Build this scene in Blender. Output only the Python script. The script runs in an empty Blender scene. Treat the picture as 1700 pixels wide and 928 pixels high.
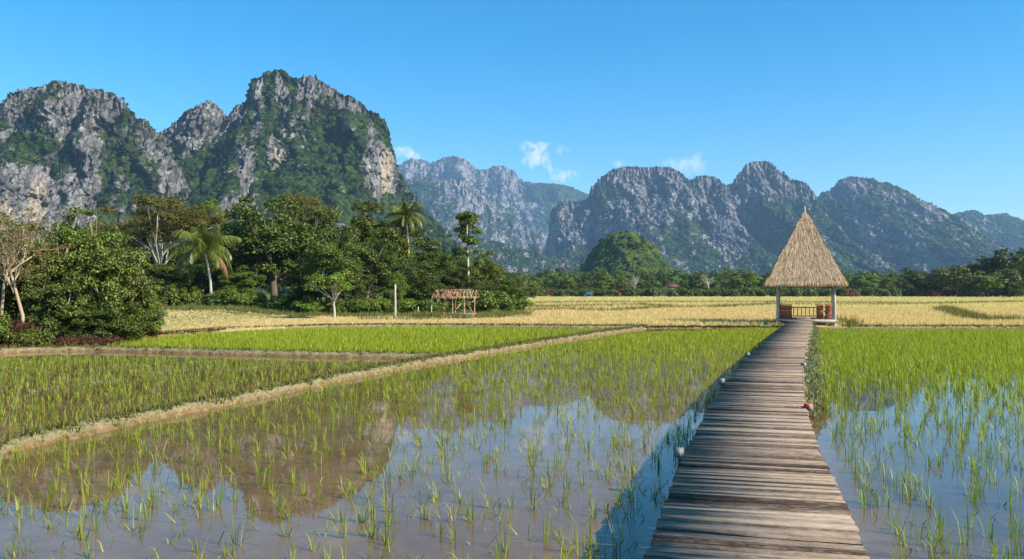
import bpy, math, random
import numpy as np
C = bpy.context.scene.collection
sc = bpy.context.scene
R = math.radians
# ------------------------------------------------------------------ camera
F = 1300.0; CX, CY = 850.0, 464.0; HZ = 488.0; H = 2.05
PITCH = math.atan((HZ - CY) / F)
cam = bpy.data.objects.new('camera', bpy.data.cameras.new('camera')); C.objects.link(cam)
cam.location = (0, 0, H); cam.rotation_euler = (R(90) + PITCH, 0, 0)
cam.data.sensor_width = 36; cam.data.lens = 36 * F / 1700; cam.data.clip_end = 40000; cam.data.clip_start = 0.1
sc.camera = cam
# ------------------------------------------------------------------ world, sun, exposure
SUN_EL = R(35); SD = np.array([1.0, -0.5]); SD /= np.linalg.norm(SD)      # towards the sun, on the ground
sun_vec = np.array([SD[0] * math.cos(SUN_EL), SD[1] * math.cos(SUN_EL), math.sin(SUN_EL)])
sc.view_settings.view_transform = 'Standard'; sc.view_settings.look = 'None'
sc.view_settings.gamma = 1; sc.view_settings.exposure = 0.93
sc.view_settings.use_curve_mapping = False
sc.render.engine = 'CYCLES'
sc.cycles.use_denoising = True
sc.cycles.max_bounces = 6; sc.cycles.diffuse_bounces = 3; sc.cycles.glossy_bounces = 3
sc.cycles.transmission_bounces = 3; sc.cycles.volume_bounces = 1; sc.cycles.transparent_max_bounces = 6
sc.cycles.sample_clamp_indirect = 6

def ray(px, py):
    a = (px - CX) / F; v = (CY - py) / F
    return np.array([a, math.cos(PITCH) - v * math.sin(PITCH), math.sin(PITCH) + v * math.cos(PITCH)])
def at(px, py, Y):
    d = ray(px, py); d = d / d[1] * Y; return np.array([d[0], Y, H + d[2]])
def G(px, py, z=0.0):
    d = ray(px, py); k = (z - H) / d[2]; return np.array([d[0] * k, d[1] * k, z])

world = bpy.data.worlds.new("World"); sc.world = world; world.use_nodes = True
wn = world.node_tree; wn.nodes.clear()
def N(nt, t, **kw):
    n = nt.nodes.new(t)
    for k, v in kw.items():
        if k.startswith('i_'):
            n.inputs[k[2:].replace('_', ' ')].default_value = v
        else: setattr(n, k, v)
    return n
def math_n(nt, op, a, b=None, clamp=False):
    n = nt.nodes.new('ShaderNodeMath'); n.operation = op; n.use_clamp = clamp
    for i, q in enumerate((a, b)):
        if q is None: continue
        if isinstance(q, (int, float)): n.inputs[i].default_value = q
        else: nt.links.new(q, n.inputs[i])
    return n.outputs[0]
sky = N(wn, 'ShaderNodeTexSky', sky_type='NISHITA', sun_disc=False, sun_elevation=SUN_EL,
        sun_rotation=math.atan2(SD[0], SD[1]), altitude=200, air_density=1.0, dust_density=0.0, ozone_density=2.2)
hsv = N(wn, 'ShaderNodeHueSaturation', i_Saturation=1.55, i_Hue=0.492, i_Value=1.0)
wn.links.new(sky.outputs[0], hsv.inputs['Color'])
tc = N(wn, 'ShaderNodeTexCoord'); cur = hsv.outputs[0]
nz = N(wn, 'ShaderNodeTexNoise', i_Scale=46.0, i_Detail=9.0, i_Roughness=0.66); nz.noise_dimensions = '3D'
wn.links.new(tc.outputs['Generated'], nz.inputs['Vector'])
for (px, py, rx, rz, rot, st) in ((905, 264, 50, 30, 0, 1.0), (938, 290, 34, 18, 0, .9), (886, 243, 28, 14, 0, .75), (672, 253, 46, 22, 0, 0.95),
                                  (1140, 272, 52, 22, 0, 0.6), (1026, 271, 13, 10, 0, .6), (1075, 256, 18, 7, 0, .25)):
    d = ray(px, py); d = d / np.linalg.norm(d)
    sub = N(wn, 'ShaderNodeVectorMath', operation='SUBTRACT'); sub.inputs[1].default_value = tuple(d)
    wn.links.new(tc.outputs['Generated'], sub.inputs[0])
    mul = N(wn, 'ShaderNodeVectorMath', operation='MULTIPLY'); mul.inputs[1].default_value = (F / rx, F / rx, F / rz)
    wn.links.new(sub.outputs[0], mul.inputs[0])
    ln = N(wn, 'ShaderNodeVectorMath', operation='LENGTH'); wn.links.new(mul.outputs[0], ln.inputs[0])
    fall = math_n(wn, 'SUBTRACT', 1.0, ln.outputs['Value'], True)
    m = math_n(wn, 'MULTIPLY', fall, 0.9)
    m = math_n(wn, 'ADD', m, math_n(wn, 'MULTIPLY', math_n(wn, 'SUBTRACT', nz.outputs[0], 0.575), 4.2))
    m = math_n(wn, 'MULTIPLY', math_n(wn, 'MINIMUM', m, fall), st * 1.0, True)
    mx = N(wn, 'ShaderNodeMix', data_type='RGBA'); wn.links.new(m, mx.inputs[0]); wn.links.new(cur, mx.inputs[6])
    mx.inputs[7].default_value = (6.0, 6.3, 7.0, 1); cur = mx.outputs[2]
bg = N(wn, 'ShaderNodeBackground'); bg.inputs[1].default_value = 0.103
out = N(wn, 'ShaderNodeOutputWorld'); wn.links.new(cur, bg.inputs[0]); wn.links.new(bg.outputs[0], out.inputs[0])

sl = bpy.data.lights.new('sun', 'SUN'); sl.energy = 5.0; sl.angle = R(0.53); sl.color = (1.0, 0.92, 0.79)
so = bpy.data.objects.new('sun', sl); C.objects.link(so)
import mathutils
so.rotation_euler = mathutils.Vector(tuple(sun_vec)).to_track_quat('Z', 'Y').to_euler(); so.location = (60, -30, 60)
HAZE_DENS = 0.000085

# ------------------------------------------------------------------ numpy helpers
def _hash(ix, iy, iz, seed):
    h = (ix.astype(np.int64) * 374761393 + iy.astype(np.int64) * 668265263 + iz.astype(np.int64) * 2147483647 + seed * 974711) & 0xffffffff
    h = ((h ^ (h >> 13)) * 1274126177) & 0xffffffff
    h = ((h ^ (h >> 16)) * 2246822519) & 0xffffffff
    return (h ^ (h >> 15))
def pn(x, y, z, seed=0):
    x, y, z = np.broadcast_arrays(np.asarray(x, float), np.asarray(y, float), np.asarray(z, float))
    x0, y0, z0 = np.floor(x), np.floor(y), np.floor(z)
    fx, fy, fz = x - x0, y - y0, z - z0
    u, v, w = [t * t * t * (t * (t * 6 - 15) + 10) for t in (fx, fy, fz)]
    r = 0
    for dx in (0, 1):
        for dy in (0, 1):
            for dz in (0, 1):
                h = _hash(x0 + dx, y0 + dy, z0 + dz, seed)
                g = ((h & 1023) / 511.5 - 1) * (fx - dx) + (((h >> 10) & 1023) / 511.5 - 1) * (fy - dy) + (((h >> 20) & 1023) / 511.5 - 1) * (fz - dz)
                r = r + g * (u if dx else 1 - u) * (v if dy else 1 - v) * (w if dz else 1 - w)
    return r * 1.25
def fbm(x, y, z, seed=0, o=4, gain=0.5):
    r = 0; a = 1; s = 0
    for i in range(o):
        r = r + a * pn(x * 2 ** i, y * 2 ** i, z * 2 ** i, seed + i * 17); s += a; a *= gain
    return r / s
def ridged(x, y, z, seed=0, o=4, gain=0.5):
    r = 0; a = 1; s = 0
    for i in range(o):
        n = 1 - np.abs(pn(x * 2 ** i, y * 2 ** i, z * 2 ** i, seed + i * 31)) * 1.9
        r = r + a * np.clip(n, 0, 1) ** 2; s += a; a *= gain
    return r / s
def sstep(a, b, x):
    t = np.clip((x - a) / (b - a), 0, 1); return t * t * (3 - 2 * t)

def mesh_np(name, V, quads=None, tris=None, smooth=False, attrs=None, uv=None):
    V = np.ascontiguousarray(V, dtype=np.float32)
    me = bpy.data.meshes.new(name); me.vertices.add(len(V)); me.vertices.foreach_set('co', V.ravel())
    loops = []; starts = []; tot = []; k = 0
    for A, n in ((quads, 4), (tris, 3)):
        if A is None or len(A) == 0: continue
        A = np.asarray(A, dtype=np.int32); loops.append(A.ravel())
        starts.append(k + np.arange(len(A)) * n); k += A.size; tot.append(np.full(len(A), n))
    loops = np.concatenate(loops); starts = np.concatenate(starts).astype(np.int32)
    me.loops.add(len(loops)); me.loops.foreach_set('vertex_index', loops)
    me.polygons.add(len(starts)); me.polygons.foreach_set('loop_start', starts)
    if smooth: me.polygons.foreach_set('use_smooth', np.ones(len(starts), bool))
    if attrs:
        for an, arr in attrs.items():
            arr = np.ascontiguousarray(arr, dtype=np.float32)
            if arr.ndim == 1:
                a = me.attributes.new(an, 'FLOAT', 'POINT'); a.data.foreach_set('value', arr)
            else:
                a = me.attributes.new(an, 'FLOAT_VECTOR', 'POINT'); a.data.foreach_set('vector', arr.ravel())
    me.update(calc_edges=True); me.validate()
    return me
def obj(name, me, mat=None, parent=None, **tags):
    o = bpy.data.objects.new(name, me); C.objects.link(o)
    if mat is not None and me is not None and not me.materials: me.materials.append(mat)
    if parent is not None: o.parent = parent
    for k, v in tags.items(): o[k] = v
    return o
def thing(name, label, cat, loc=(0, 0, 0), rz=0, group=None, scale=None):
    o = bpy.data.objects.new(name, None); C.objects.link(o); o.location = tuple(loc); o.rotation_euler = (0, 0, rz)
    o['label'] = label; o['category'] = cat
    if group: o['group'] = group
    if scale is not None: o.scale = scale if hasattr(scale, '__len__') else (scale,) * 3
    o.empty_display_size = 0.2
    return o
def copy_thing(root, loc, rz, scale, label, group):
    r = root.copy(); C.objects.link(r); r.location = tuple(loc); r.rotation_euler = (0, 0, rz)
    r.scale = scale if hasattr(scale, '__len__') else (scale,) * 3
    r['label'] = label
    if group: r['group'] = group
    elif 'group' in r: del r['group']
    for ch in list(root.children):
        c = ch.copy(); C.objects.link(c); c.parent = r
        for g in ch.children:
            d = g.copy(); C.objects.link(d); d.parent = c
    return r

class MB:
    """collects boxes, tubes and free polygons for one mesh"""
    def __init__(s): s.V = []; s.Q = []; s.T = []; s.n = 0; s.uv = []
    def add(s, V, Q=None, T=None, uv=None):
        V = np.asarray(V, float).reshape(-1, 3)
        if Q is not None and len(Q): s.Q.append(np.asarray(Q) + s.n)
        if T is not None and len(T): s.T.append(np.asarray(T) + s.n)
        s.V.append(V); s.n += len(V)
        s.uv.append(np.zeros((len(V), 3)) if uv is None else uv)
    def box(s, c, size, ax=(1, 0, 0), up=(0, 0, 1), jit=0.0, rnd=None, uvr=True):
        c = np.asarray(c, float); ax = np.asarray(ax, float); ax /= np.linalg.norm(ax)
        up = np.asarray(up, float); ay = np.cross(up, ax); ay /= np.linalg.norm(ay); az = np.cross(ax, ay)
        hx, hy, hz = np.asarray(size) / 2
        # bevelled in section: 8-gon-ish ends kept simple (chamfered top edges)
        b = min(hy, hz) * 0.18
        prof = [(-hy, -hz), (hy, -hz), (hy, hz - b), (hy - b, hz), (-hy + b, hz), (-hy, hz - b)]
        V = []; U = []
        ro = np.random.rand(2) * 50
        for e in (-1, 1):
            for (py, pz) in prof:
                V.append(c + ax * hx * e + ay * py + az * pz)
                U.append((hx * e + ro[0], py + ro[1], pz))
        V = np.array(V)
        if jit: V += (np.random.rand(*V.shape) - .5) * jit
        Q = [[i, (i + 1) % 6, (i + 1) % 6 + 6, i + 6] for i in range(6)]
        Q += [[3, 2, 1, 0], [5, 4, 3, 0], [6, 7, 8, 9], [6, 9, 10, 11]]
        s.add(V, Q, None, np.array(U))
    def tube(s, pts, rad, n=7, cap=True):
        pts = np.asarray(pts, float); rad = np.atleast_1d(np.asarray(rad, float))
        if len(rad) == 1: rad = np.full(len(pts), rad[0])
        if len(rad) == 2 and len(pts) > 2: rad = np.linspace(rad[0], rad[1], len(pts))
        t = np.gradient(pts, axis=0); t /= np.linalg.norm(t, axis=1)[:, None] + 1e-9
        ref = np.array([0.3, 0.9, 0.1]) if abs(t[0][2]) > .5 else np.array([0, 0, 1.0])
        V = []; U = []; L = 0; ro = np.random.rand() * 30
        for i in range(len(pts)):
            a = np.cross(t[i], ref); a /= np.linalg.norm(a) + 1e-9; b = np.cross(t[i], a)
            if i: L += np.linalg.norm(pts[i] - pts[i - 1])
            for k in range(n):
                w = 2 * math.pi * k / n
                V.append(pts[i] + (a * math.cos(w) + b * math.sin(w)) * rad[i]); U.append((L + ro, w * rad[i], 0))
        Q = []
        for i in range(len(pts) - 1):
            for k in range(n):
                Q.append([i * n + k, i * n + (k + 1) % n, (i + 1) * n + (k + 1) % n, (i + 1) * n + k])
        T = []
        if cap:
            m = len(pts) - 1; V.append(pts[m]); U.append((L, 0, 0)); ci = len(V) - 1
            for k in range(n): T.append([m * n + k, m * n + (k + 1) % n, ci])
        s.add(V, Q, T, np.array(U))
    def mesh(s, name, smooth=False):
        return mesh_np(name, np.concatenate(s.V), np.concatenate(s.Q) if s.Q else None, np.concatenate(s.T) if s.T else None,
                       smooth, {'uvw': np.concatenate(s.uv)})

# ------------------------------------------------------------------ materials
def newmat(name):
    m = bpy.data.materials.new(name); m.use_nodes = True; nt = m.node_tree
    b = nt.nodes['Principled BSDF']; o = nt.nodes['Material Output']
    return m, nt, b, o
def ramp(nt, fac, stops):
    r = nt.nodes.new('ShaderNodeValToRGB'); e = r.color_ramp.elements
    while len(e) < len(stops): e.new(0.5)
    for el, (p, c) in zip(e, stops): el.position = p; el.color = (*c, 1)
    nt.links.new(fac, r.inputs[0]); return r.outputs[0]
def mixc(nt, fac, a, b, mode='MIX'):
    m = nt.nodes.new('ShaderNodeMix'); m.data_type = 'RGBA'; m.blend_type = mode
    for i, q in ((0, fac), (6, a), (7, b)):
        if isinstance(q, (int, float)): m.inputs[i].default_value = q
        elif isinstance(q, tuple): m.inputs[i].default_value = (*q, 1)
        else: nt.links.new(q, m.inputs[i])
    return m.outputs[2]
def noise(nt, vec, scale, detail=4, rough=0.55, dist=0):
    n = N(nt, 'ShaderNodeTexNoise', i_Scale=scale, i_Detail=float(detail), i_Roughness=rough, i_Distortion=float(dist))
    if vec is not None: nt.links.new(vec, n.inputs['Vector'])
    return n.outputs[0]
def mapping(nt, vec, scale=(1, 1, 1), rot=(0, 0, 0)):
    m = nt.nodes.new('ShaderNodeMapping'); m.inputs['Scale'].default_value = scale; m.inputs['Rotation'].default_value = rot
    nt.links.new(vec, m.inputs[0]); return m.outputs[0]
def geo_pos(nt): return nt.nodes.new('ShaderNodeNewGeometry').outputs['Position']
def attr(nt, name, vec=False):
    a = nt.nodes.new('ShaderNodeAttribute'); a.attribute_name = name
    return a.outputs['Vector'] if vec else a.outputs['Fac']
def bump(nt, b, h, strength=0.5, dist=0.02):
    n = N(nt, 'ShaderNodeBump', i_Strength=strength, i_Distance=dist); nt.links.new(h, n.inputs['Height'])
    nt.links.new(n.outputs[0], b.inputs['Normal'])

def leaf_mat(name, cols, trans=0.35, spec=0.3, rough=0.55, objvar=0.12):
    """foliage: per-leaf colour from the island's random value, a little per-plant variation"""
    m, nt, b, o = newmat(name)
    g = nt.nodes.new('ShaderNodeNewGeometry'); oi = nt.nodes.new('ShaderNodeObjectInfo')
    col = ramp(nt, g.outputs['Random Per Island'], [(i / (len(cols) - 1), c) for i, c in enumerate(cols)])
    hs = nt.nodes.new('ShaderNodeHueSaturation'); nt.links.new(col, hs.inputs['Color'])
    nt.links.new(math_n(nt, 'ADD', 1 - objvar * 1.2, math_n(nt, 'MULTIPLY', oi.outputs['Random'], objvar * 2.4)), hs.inputs['Value'])
    nt.links.new(math_n(nt, 'ADD', 0.485, math_n(nt, 'MULTIPLY', oi.outputs['Random'], 0.03)), hs.inputs['Hue'])
    nt.links.new(hs.outputs[0], b.inputs['Base Color']); b.inputs['Roughness'].default_value = rough
    b.inputs['Specular IOR Level'].default_value = spec
    t = nt.nodes.new('ShaderNodeBsdfTranslucent')
    nt.links.new(mixc(nt, 1.0, hs.outputs[0], (1.0, 1.0, 0.55), 'MULTIPLY'), t.inputs[0])
    ms = nt.nodes.new('ShaderNodeMixShader'); ms.inputs[0].default_value = trans
    nt.links.new(b.outputs[0], ms.inputs[1]); nt.links.new(t.outputs[0], ms.inputs[2]); nt.links.new(ms.outputs[0], o.inputs[0])
    return m
def wood_mat(name, cols, gs=(1.2, 22, 22), rough=0.85, bs=0.5, perisland=0.35):
    m, nt, b, o = newmat(name)
    uv = attr(nt, 'uvw', True)
    n1 = noise(nt, mapping(nt, uv, gs), 1.6, 9, 0.72, 0.3); n2 = noise(nt, mapping(nt, uv, (2.2, 7, 7)), 1.6, 5, 0.68)
    g = nt.nodes.new('ShaderNodeNewGeometry')
    n3 = noise(nt, mapping(nt, uv, (14, 22, 22)), 1.8, 5, 0.75)
    f = math_n(nt, 'ADD', math_n(nt, 'ADD', math_n(nt, 'MULTIPLY', n1, 0.45), math_n(nt, 'MULTIPLY', n3, 0.40)), math_n(nt, 'MULTIPLY', n2, 0.50))
    f = math_n(nt, 'ADD', f, math_n(nt, 'MULTIPLY', math_n(nt, 'SUBTRACT', g.outputs['Random Per Island'], 0.5), perisland))
    f = math_n(nt, 'SUBTRACT', math_n(nt, 'MULTIPLY', f, 1.12), 0.275, True)
    nt.links.new(ramp(nt, f, cols), b.inputs['Base Color']); b.inputs['Roughness'].default_value = rough
    b.inputs['Specular IOR Level'].default_value = 0.2
    bump(nt, b, n1, bs, 0.012)
    return m

M = {}
M['deck'] = wood_mat('deck_wood', [(0.0, (.014, .009, .006)), (.30, (.05, .032, .022)), (.42, (.15, .105, .075)), (.56, (.24, .18, .13)), (.72, (.31, .25, .185)), (.95, (.40, .33, .25))], (6.5, 24, 24), 0.85, 0.9, 0.42)
M['oldwood'] = wood_mat('weathered_wood', [(0.1, (.05, .04, .03)), (.4, (.17, .14, .11)), (.65, (.33, .28, .22)), (.9, (.5, .45, .38))])
M['palewood'] = wood_mat('pale_post_wood', [(0.1, (.12, .09, .07)), (.4, (.32, .27, .21)), (.62, (.54, .49, .41)), (.9, (.68, .63, .55))])
M['redwood'] = wood_mat('red_painted_wood', [(0.1, (.12, .03, .02)), (.4, (.33, .085, .04)), (.65, (.45, .13, .06)), (.9, (.5, .2, .1))])
M['rust'] = wood_mat('rusty_roof_board', [(0.1, (.06, .03, .02)), (.4, (.22, .11, .065)), (.65, (.34, .19, .12)), (.9, (.44, .30, .21))])
M['tanwood'] = wood_mat('tan_pole_wood', [(0.1, (.12, .065, .03)), (.4, (.32, .19, .10)), (.65, (.46, .31, .19)), (.9, (.58, .45, .32))])
M['bark_pale'] = wood_mat('pale_bark', [(0.1, (.13, .11, .08)), (.4, (.34, .30, .24)), (.65, (.50, .46, .38)), (.9, (.62, .58, .5))], (5, 3, 3))
M['bark_dark'] = wood_mat('dark_bark', [(0.1, (.03, .024, .018)), (.4, (.08, .065, .05)), (.65, (.15, .12, .09)), (.9, (.22, .18, .14))], (5, 3, 3))
M['bark_tan'] = wood_mat('tan_bark', [(0.1, (.12, .08, .05)), (.4, (.30, .21, .14)), (.65, (.43, .32, .22)), (.9, (.52, .42, .32))], (5, 3, 3))

M['leaf_dark'] = leaf_mat('leaf_dark', [(.016, .032, .003), (.042, .068, .006), (.084, .115, .012), (.155, .175, .028)], 0.2, 0.3, 0.55)
M['leaf_mid'] = leaf_mat('leaf_mid', [(.028, .050, .004), (.064, .100, .007), (.12, .165, .014), (.20, .235, .03)], 0.22, 0.35, 0.55)
M['leaf_near'] = leaf_mat('leaf_near', [(.026, .050, .005), (.055, .095, .008), (.10, .155, .014), (.17, .225, .03), (.26, .27, .08)], 0.2, 0.32, 0.5)
M['leaf_light'] = leaf_mat('leaf_light', [(.06, .10, .012), (.10, .16, .02), (.16, .225, .025), (.24, .29, .04)], 0.28, 0.25, 0.5)
M['leaf_olive'] = leaf_mat('leaf_olive', [(.07, .075, .012), (.12, .12, .018), (.17, .155, .03), (.21, .18, .05)], 0.35, 0.25, 0.6)
M['leaf_dry'] = leaf_mat('leaf_dry', [(.13, .085, .03), (.24, .16, .07), (.30, .23, .11), (.18, .20, .045)], 0.3, 0.2, 0.7)
M['scrub_red'] = leaf_mat('red_scrub', [(.10, .045, .02), (.17, .075, .035), (.23, .11, .055), (.13, .12, .035)], 0.2, 0.2, 0.7)
M['leaf_red'] = leaf_mat('leaf_red', [(.04, .018, .01), (.09, .038, .02), (.15, .07, .035), (.06, .06, .02)], 0.25, 0.2, 0.7)
M['palm'] = leaf_mat('palm_leaf', [(.04, .07, .008), (.09, .13, .014), (.17, .20, .025), (.28, .28, .06)], 0.35, 0.5, 0.4)
M['palm_dry'] = leaf_mat('palm_dry', [(.25, .11, .05), (.35, .17, .08), (.42, .25, .12), (.3, .2, .1)], 0.3, 0.3, 0.6)
M['rice'] = leaf_mat('rice_blade', [(.085, .16, .010), (.15, .25, .014), (.225, .33, .020), (.35, .40, .035), (.44, .38, .09)], 0.45, 0.35, 0.45, 0)
M['rice_yel'] = leaf_mat('rice_blade_yellow', [(.17, .22, .010), (.27, .33, .015), (.38, .42, .020), (.48, .48, .05)], 0.45, 0.35, 0.45, 0)
M['rice_deep'] = leaf_mat('rice_blade_deep', [(.05, .15, .01), (.085, .21, .014), (.13, .27, .018), (.20, .32, .03)], 0.42, 0.35, 0.45, 0)
M['gold'] = leaf_mat('ripe_rice', [(.50, .38, .14), (.64, .50, .215), (.74, .60, .29), (.79, .69, .39)], 0.42, 0.2, 0.7, 0)
M['weed'] = leaf_mat('weed', [(.06, .09, .012), (.12, .15, .02), (.20, .19, .05), (.28, .22, .09)], 0.35, 0.2, 0.6, 0)
M['dryweed'] = leaf_mat('dry_bank_grass', [(.15, .15, .06), (.25, .24, .11), (.34, .33, .19), (.17, .22, .07)], 0.25, 0.2, 0.7, 0)
M['thatch'] = leaf_mat('thatch_straw', [(.28, .155, .075), (.60, .39, .215), (.79, .56, .34), (.90, .72, .48)], 0.12, 0.2, 0.75, 0)

# water: muddy, turbid, mirror-calm
m, nt, b, o = newmat('paddy_water'); M['water'] = m
p = geo_pos(nt)
n1 = noise(nt, p, 0.45, 7, 0.68, 1.0); n2 = noise(nt, p, 4.5, 6, 0.7)
f = math_n(nt, 'ADD', math_n(nt, 'MULTIPLY', n1, 0.7), math_n(nt, 'MULTIPLY', n2, 0.3))
wc = mixc(nt, attr(nt, 'clear'), ramp(nt, f, [(.3, (.098, .056, .022)), (.48, (.138, .084, .038)), (.6, (.168, .106, .052)), (.72, (.21, .145, .085))]), ramp(nt, f, [(.3, (.045, .036, .024)), (.7, (.10, .078, .052))]))
nt.links.new(wc, b.inputs['Base Color'])
b.inputs['Roughness'].default_value = 0.015; b.inputs['IOR'].default_value = 1.36; b.inputs['Specular IOR Level'].default_value = 0.5
bump(nt, b, noise(nt, mapping(nt, p, (1, 1, 1)), 3.0, 3, 0.5), 0.012, 0.05)

# ground
m, nt, b, o = newmat('field_soil'); M['ground'] = m
p = geo_pos(nt)
dry = attr(nt, 'dry'); grn = attr(nt, 'green')
mud = ramp(nt, noise(nt, p, 3.0, 5), [(.3, (.07, .045, .026)), (.7, (.15, .10, .06))])
straw = ramp(nt, noise(nt, p, 1.4, 6, .7), [(.3, (.30, .22, .09)), (.5, (.46, .35, .15)), (.7, (.56, .45, .22))])
gr = ramp(nt, noise(nt, p, .8, 6, .7), [(.3, (.05, .07, .015)), (.55, (.11, .14, .03)), (.7, (.20, .17, .06))])
c = mixc(nt, dry, mud, straw); c = mixc(nt, grn, c, gr)
nt.links.new(c, b.inputs['Base Color']); b.inputs['Roughness'].default_value = 0.95; b.inputs['Specular IOR Level'].default_value = .1
bump(nt, b, noise(nt, p, 9.0, 5), 0.6, 0.04)

# earth banks
m, nt, b, o = newmat('bank_earth'); M['bank'] = m
p = geo_pos(nt); top = attr(nt, 'top')
soil = ramp(nt, noise(nt, p, 7, 6, .7), [(.3, (.095, .055, .026)), (.5, (.20, .125, .06)), (.7, (.33, .24, .13))])
dg = ramp(nt, noise(nt, p, 22, 5, .75), [(.3, (.12, .10, .04)), (.5, (.26, .22, .11)), (.7, (.40, .37, .23))])
nt.links.new(mixc(nt, math_n(nt, 'MULTIPLY', top, 1.0, True), soil, dg), b.inputs['Base Color'])
b.inputs['Roughness'].default_value = .95; b.inputs['Specular IOR Level'].default_value = .1
bump(nt, b, noise(nt, p, 30, 6, .7), 0.9, 0.04)

def simple(name, col, rough=0.6, nscale=6.0, var=0.3):
    m, nt, b, o = newmat(name); p = nt.nodes.new('ShaderNodeTexCoord').outputs['Object']
    nt.links.new(ramp(nt, noise(nt, p, nscale, 5, .65), [(.3, tuple(c * (1 - var) for c in col)), (.7, tuple(min(1, c * (1 + var * .6)) for c in col))]), b.inputs['Base Color'])
    b.inputs['Roughness'].default_value = rough; return m
M['tarp'] = simple('blue_tarp', (.02, .22, .75), .45, 1.5, .25)
M['grey'] = simple('grey_casing', (.16, .16, .15), .7)
M['glass'] = simple('lamp_lens', (.26, .26, .24), .3)
M['redpaint'] = simple('red_paint', (.55, .05, .03), .5)
M['whitewall'] = simple('pale_wall', (.30, .25, .20), .8)
M['redroof'] = simple('red_roof', (.10, .035, .028), .7)
M['husk'] = simple('coconut_husk', (.35, .22, .08), .7)

# karst rock + forest
def mountain_mat(name, scale, veg_cols, rock_cols, stain=(.60, .48, .34)):
    m, nt, b, o = newmat(name); p = geo_pos(nt); veg = attr(nt, 'veg'); st = attr(nt, 'stain')
    v = N(nt, 'ShaderNodeTexVoronoi', i_Scale=1 / (7.0 * scale)); nt.links.new(p, v.inputs['Vector'])
    sepc = nt.nodes.new('ShaderNodeSeparateColor'); nt.links.new(v.outputs['Color'], sepc.inputs[0])
    vn = math_n(nt, 'ADD', math_n(nt, 'MULTIPLY', sepc.outputs[0], .55), math_n(nt, 'MULTIPLY', noise(nt, p, 1 / (60 * scale), 4), .6))
    vc = ramp(nt, vn, [(.2, veg_cols[0]), (.5, veg_cols[1]), (.8, veg_cols[2])])
    streak = noise(nt, mapping(nt, p, (1, 1, .16)), 1 / (6.0 * scale), 7, .68, .4)
    patch = noise(nt, p, 1 / (38 * scale), 5, .6)
    rn = math_n(nt, 'ADD', math_n(nt, 'MULTIPLY', streak, .75), math_n(nt, 'MULTIPLY', patch, .28))
    rc = ramp(nt, rn, [(.36, rock_cols[0]), (.50, rock_cols[1]), (.60, rock_cols[2]), (.72, rock_cols[3])])
    sf = math_n(nt, 'MULTIPLY', st, math_n(nt, 'MULTIPLY', math_n(nt, 'SUBTRACT', streak, .32), 3.4, True))
    rc = mixc(nt, sf, rc, stain)
    # ragged border between rock and forest
    edge = math_n(nt, 'ADD', veg, math_n(nt, 'MULTIPLY', math_n(nt, 'SUBTRACT', noise(nt, mapping(nt, p, (1, 1, .45)), 1 / (8 * scale), 7, .78), .5), 2.0))
    fac = math_n(nt, 'MULTIPLY', math_n(nt, 'SUBTRACT', edge, .44), 8.0, True)
    nt.links.new(mixc(nt, fac, rc, vc), b.inputs['Base Color']); b.inputs['Roughness'].default_value = .9
    b.inputs['Specular IOR Level'].default_value = .12
    hv = math_n(nt, 'SUBTRACT', 1, v.outputs['Distance'])
    hr = math_n(nt, 'MULTIPLY', streak, 1.6)
    hn = N(nt, 'ShaderNodeMix', data_type='FLOAT'); nt.links.new(fac, hn.inputs[0]); nt.links.new(hr, hn.inputs[2])
    nt.links.new(math_n(nt, 'ADD', hv, math_n(nt, 'MULTIPLY', noise(nt, p, 1 / (2.2 * scale), 4, .7), .8)), hn.inputs[3])
    bump(nt, b, hn.outputs[0], 1.0, 5.5 * scale)
    return m
RC = [(.030, .028, .027), (.15, .143, .138), (.34, .325, .31), (.56, .535, .50)]
M['mt_near'] = mountain_mat('karst_near', 1.0, [(.009, .022, .003), (.026, .054, .008), (.066, .096, .018)], RC)
M['mt_far'] = mountain_mat('karst_far', 2.2, [(.012, .028, .006), (.026, .056, .011), (.050, .084, .018)], [(.04, .038, .04), (.17, .162, .168), (.34, .325, .33), (.54, .51, .51)])
M['mt_green'] = mountain_mat('forest_hill', 1.0, [(.018, .042, .004), (.055, .095, .011), (.11, .15, .022)], RC)

# ------------------------------------------------------------------ ground, water
EX = np.array([-400, -60, -25, -18.2, -16.6, -11.8, 0, 8, 31, 60, 400.])
EY = np.array([12, 15, 23.5, 26.5, 37, 48.2, 48.2, 46.8, 46.6, 47, 60.])
def edgeY(x): return np.interp(x, EX, EY)
def ground_z(x, y):
    d = (y - edgeY(x)); d = d * np.where((x < -15) & (x > -19), 0.35, 1)
    base = -0.16 + 0.31 * sstep(-0.45, 0.35, d)
    rise = np.clip(y - 50, 0, 350) * 0.0042
    # terrace steps of the far fields
    z = base + rise * sstep(0, 5, d)
    z = z + np.where(d > 0.5, 0.05 * fbm(x / 6, y / 6, 0 * x, 5, 3), 0.03 * fbm(x / 1.5, y / 1.5, 0 * x, 6, 3))
    z = z + sstep(-17, -24, x) * sstep(0, 8, d) * 0.5 * (y < 200)
    return z
xs = np.unique(np.concatenate([np.arange(-62, 62.1, .4), -np.geomspace(62, 16000, 40), np.geomspace(62, 16000, 40)]))
ys = np.unique(np.concatenate([-np.geomspace(2, 3000, 14), np.arange(0, 90, .4), np.geomspace(90, 16000, 70)]))
X, Yg = np.meshgrid(xs, ys); Z = ground_z(X, Yg)
def grid_faces(nx, ny):
    i = np.arange(nx - 1)[None, :] + np.arange(ny - 1)[:, None] * nx
    return np.stack([i, i + 1, i + 1 + nx, i + nx], -1).reshape(-1, 4)
dryv = sstep(-0.2, 0.4, Yg - edgeY(X))
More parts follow.
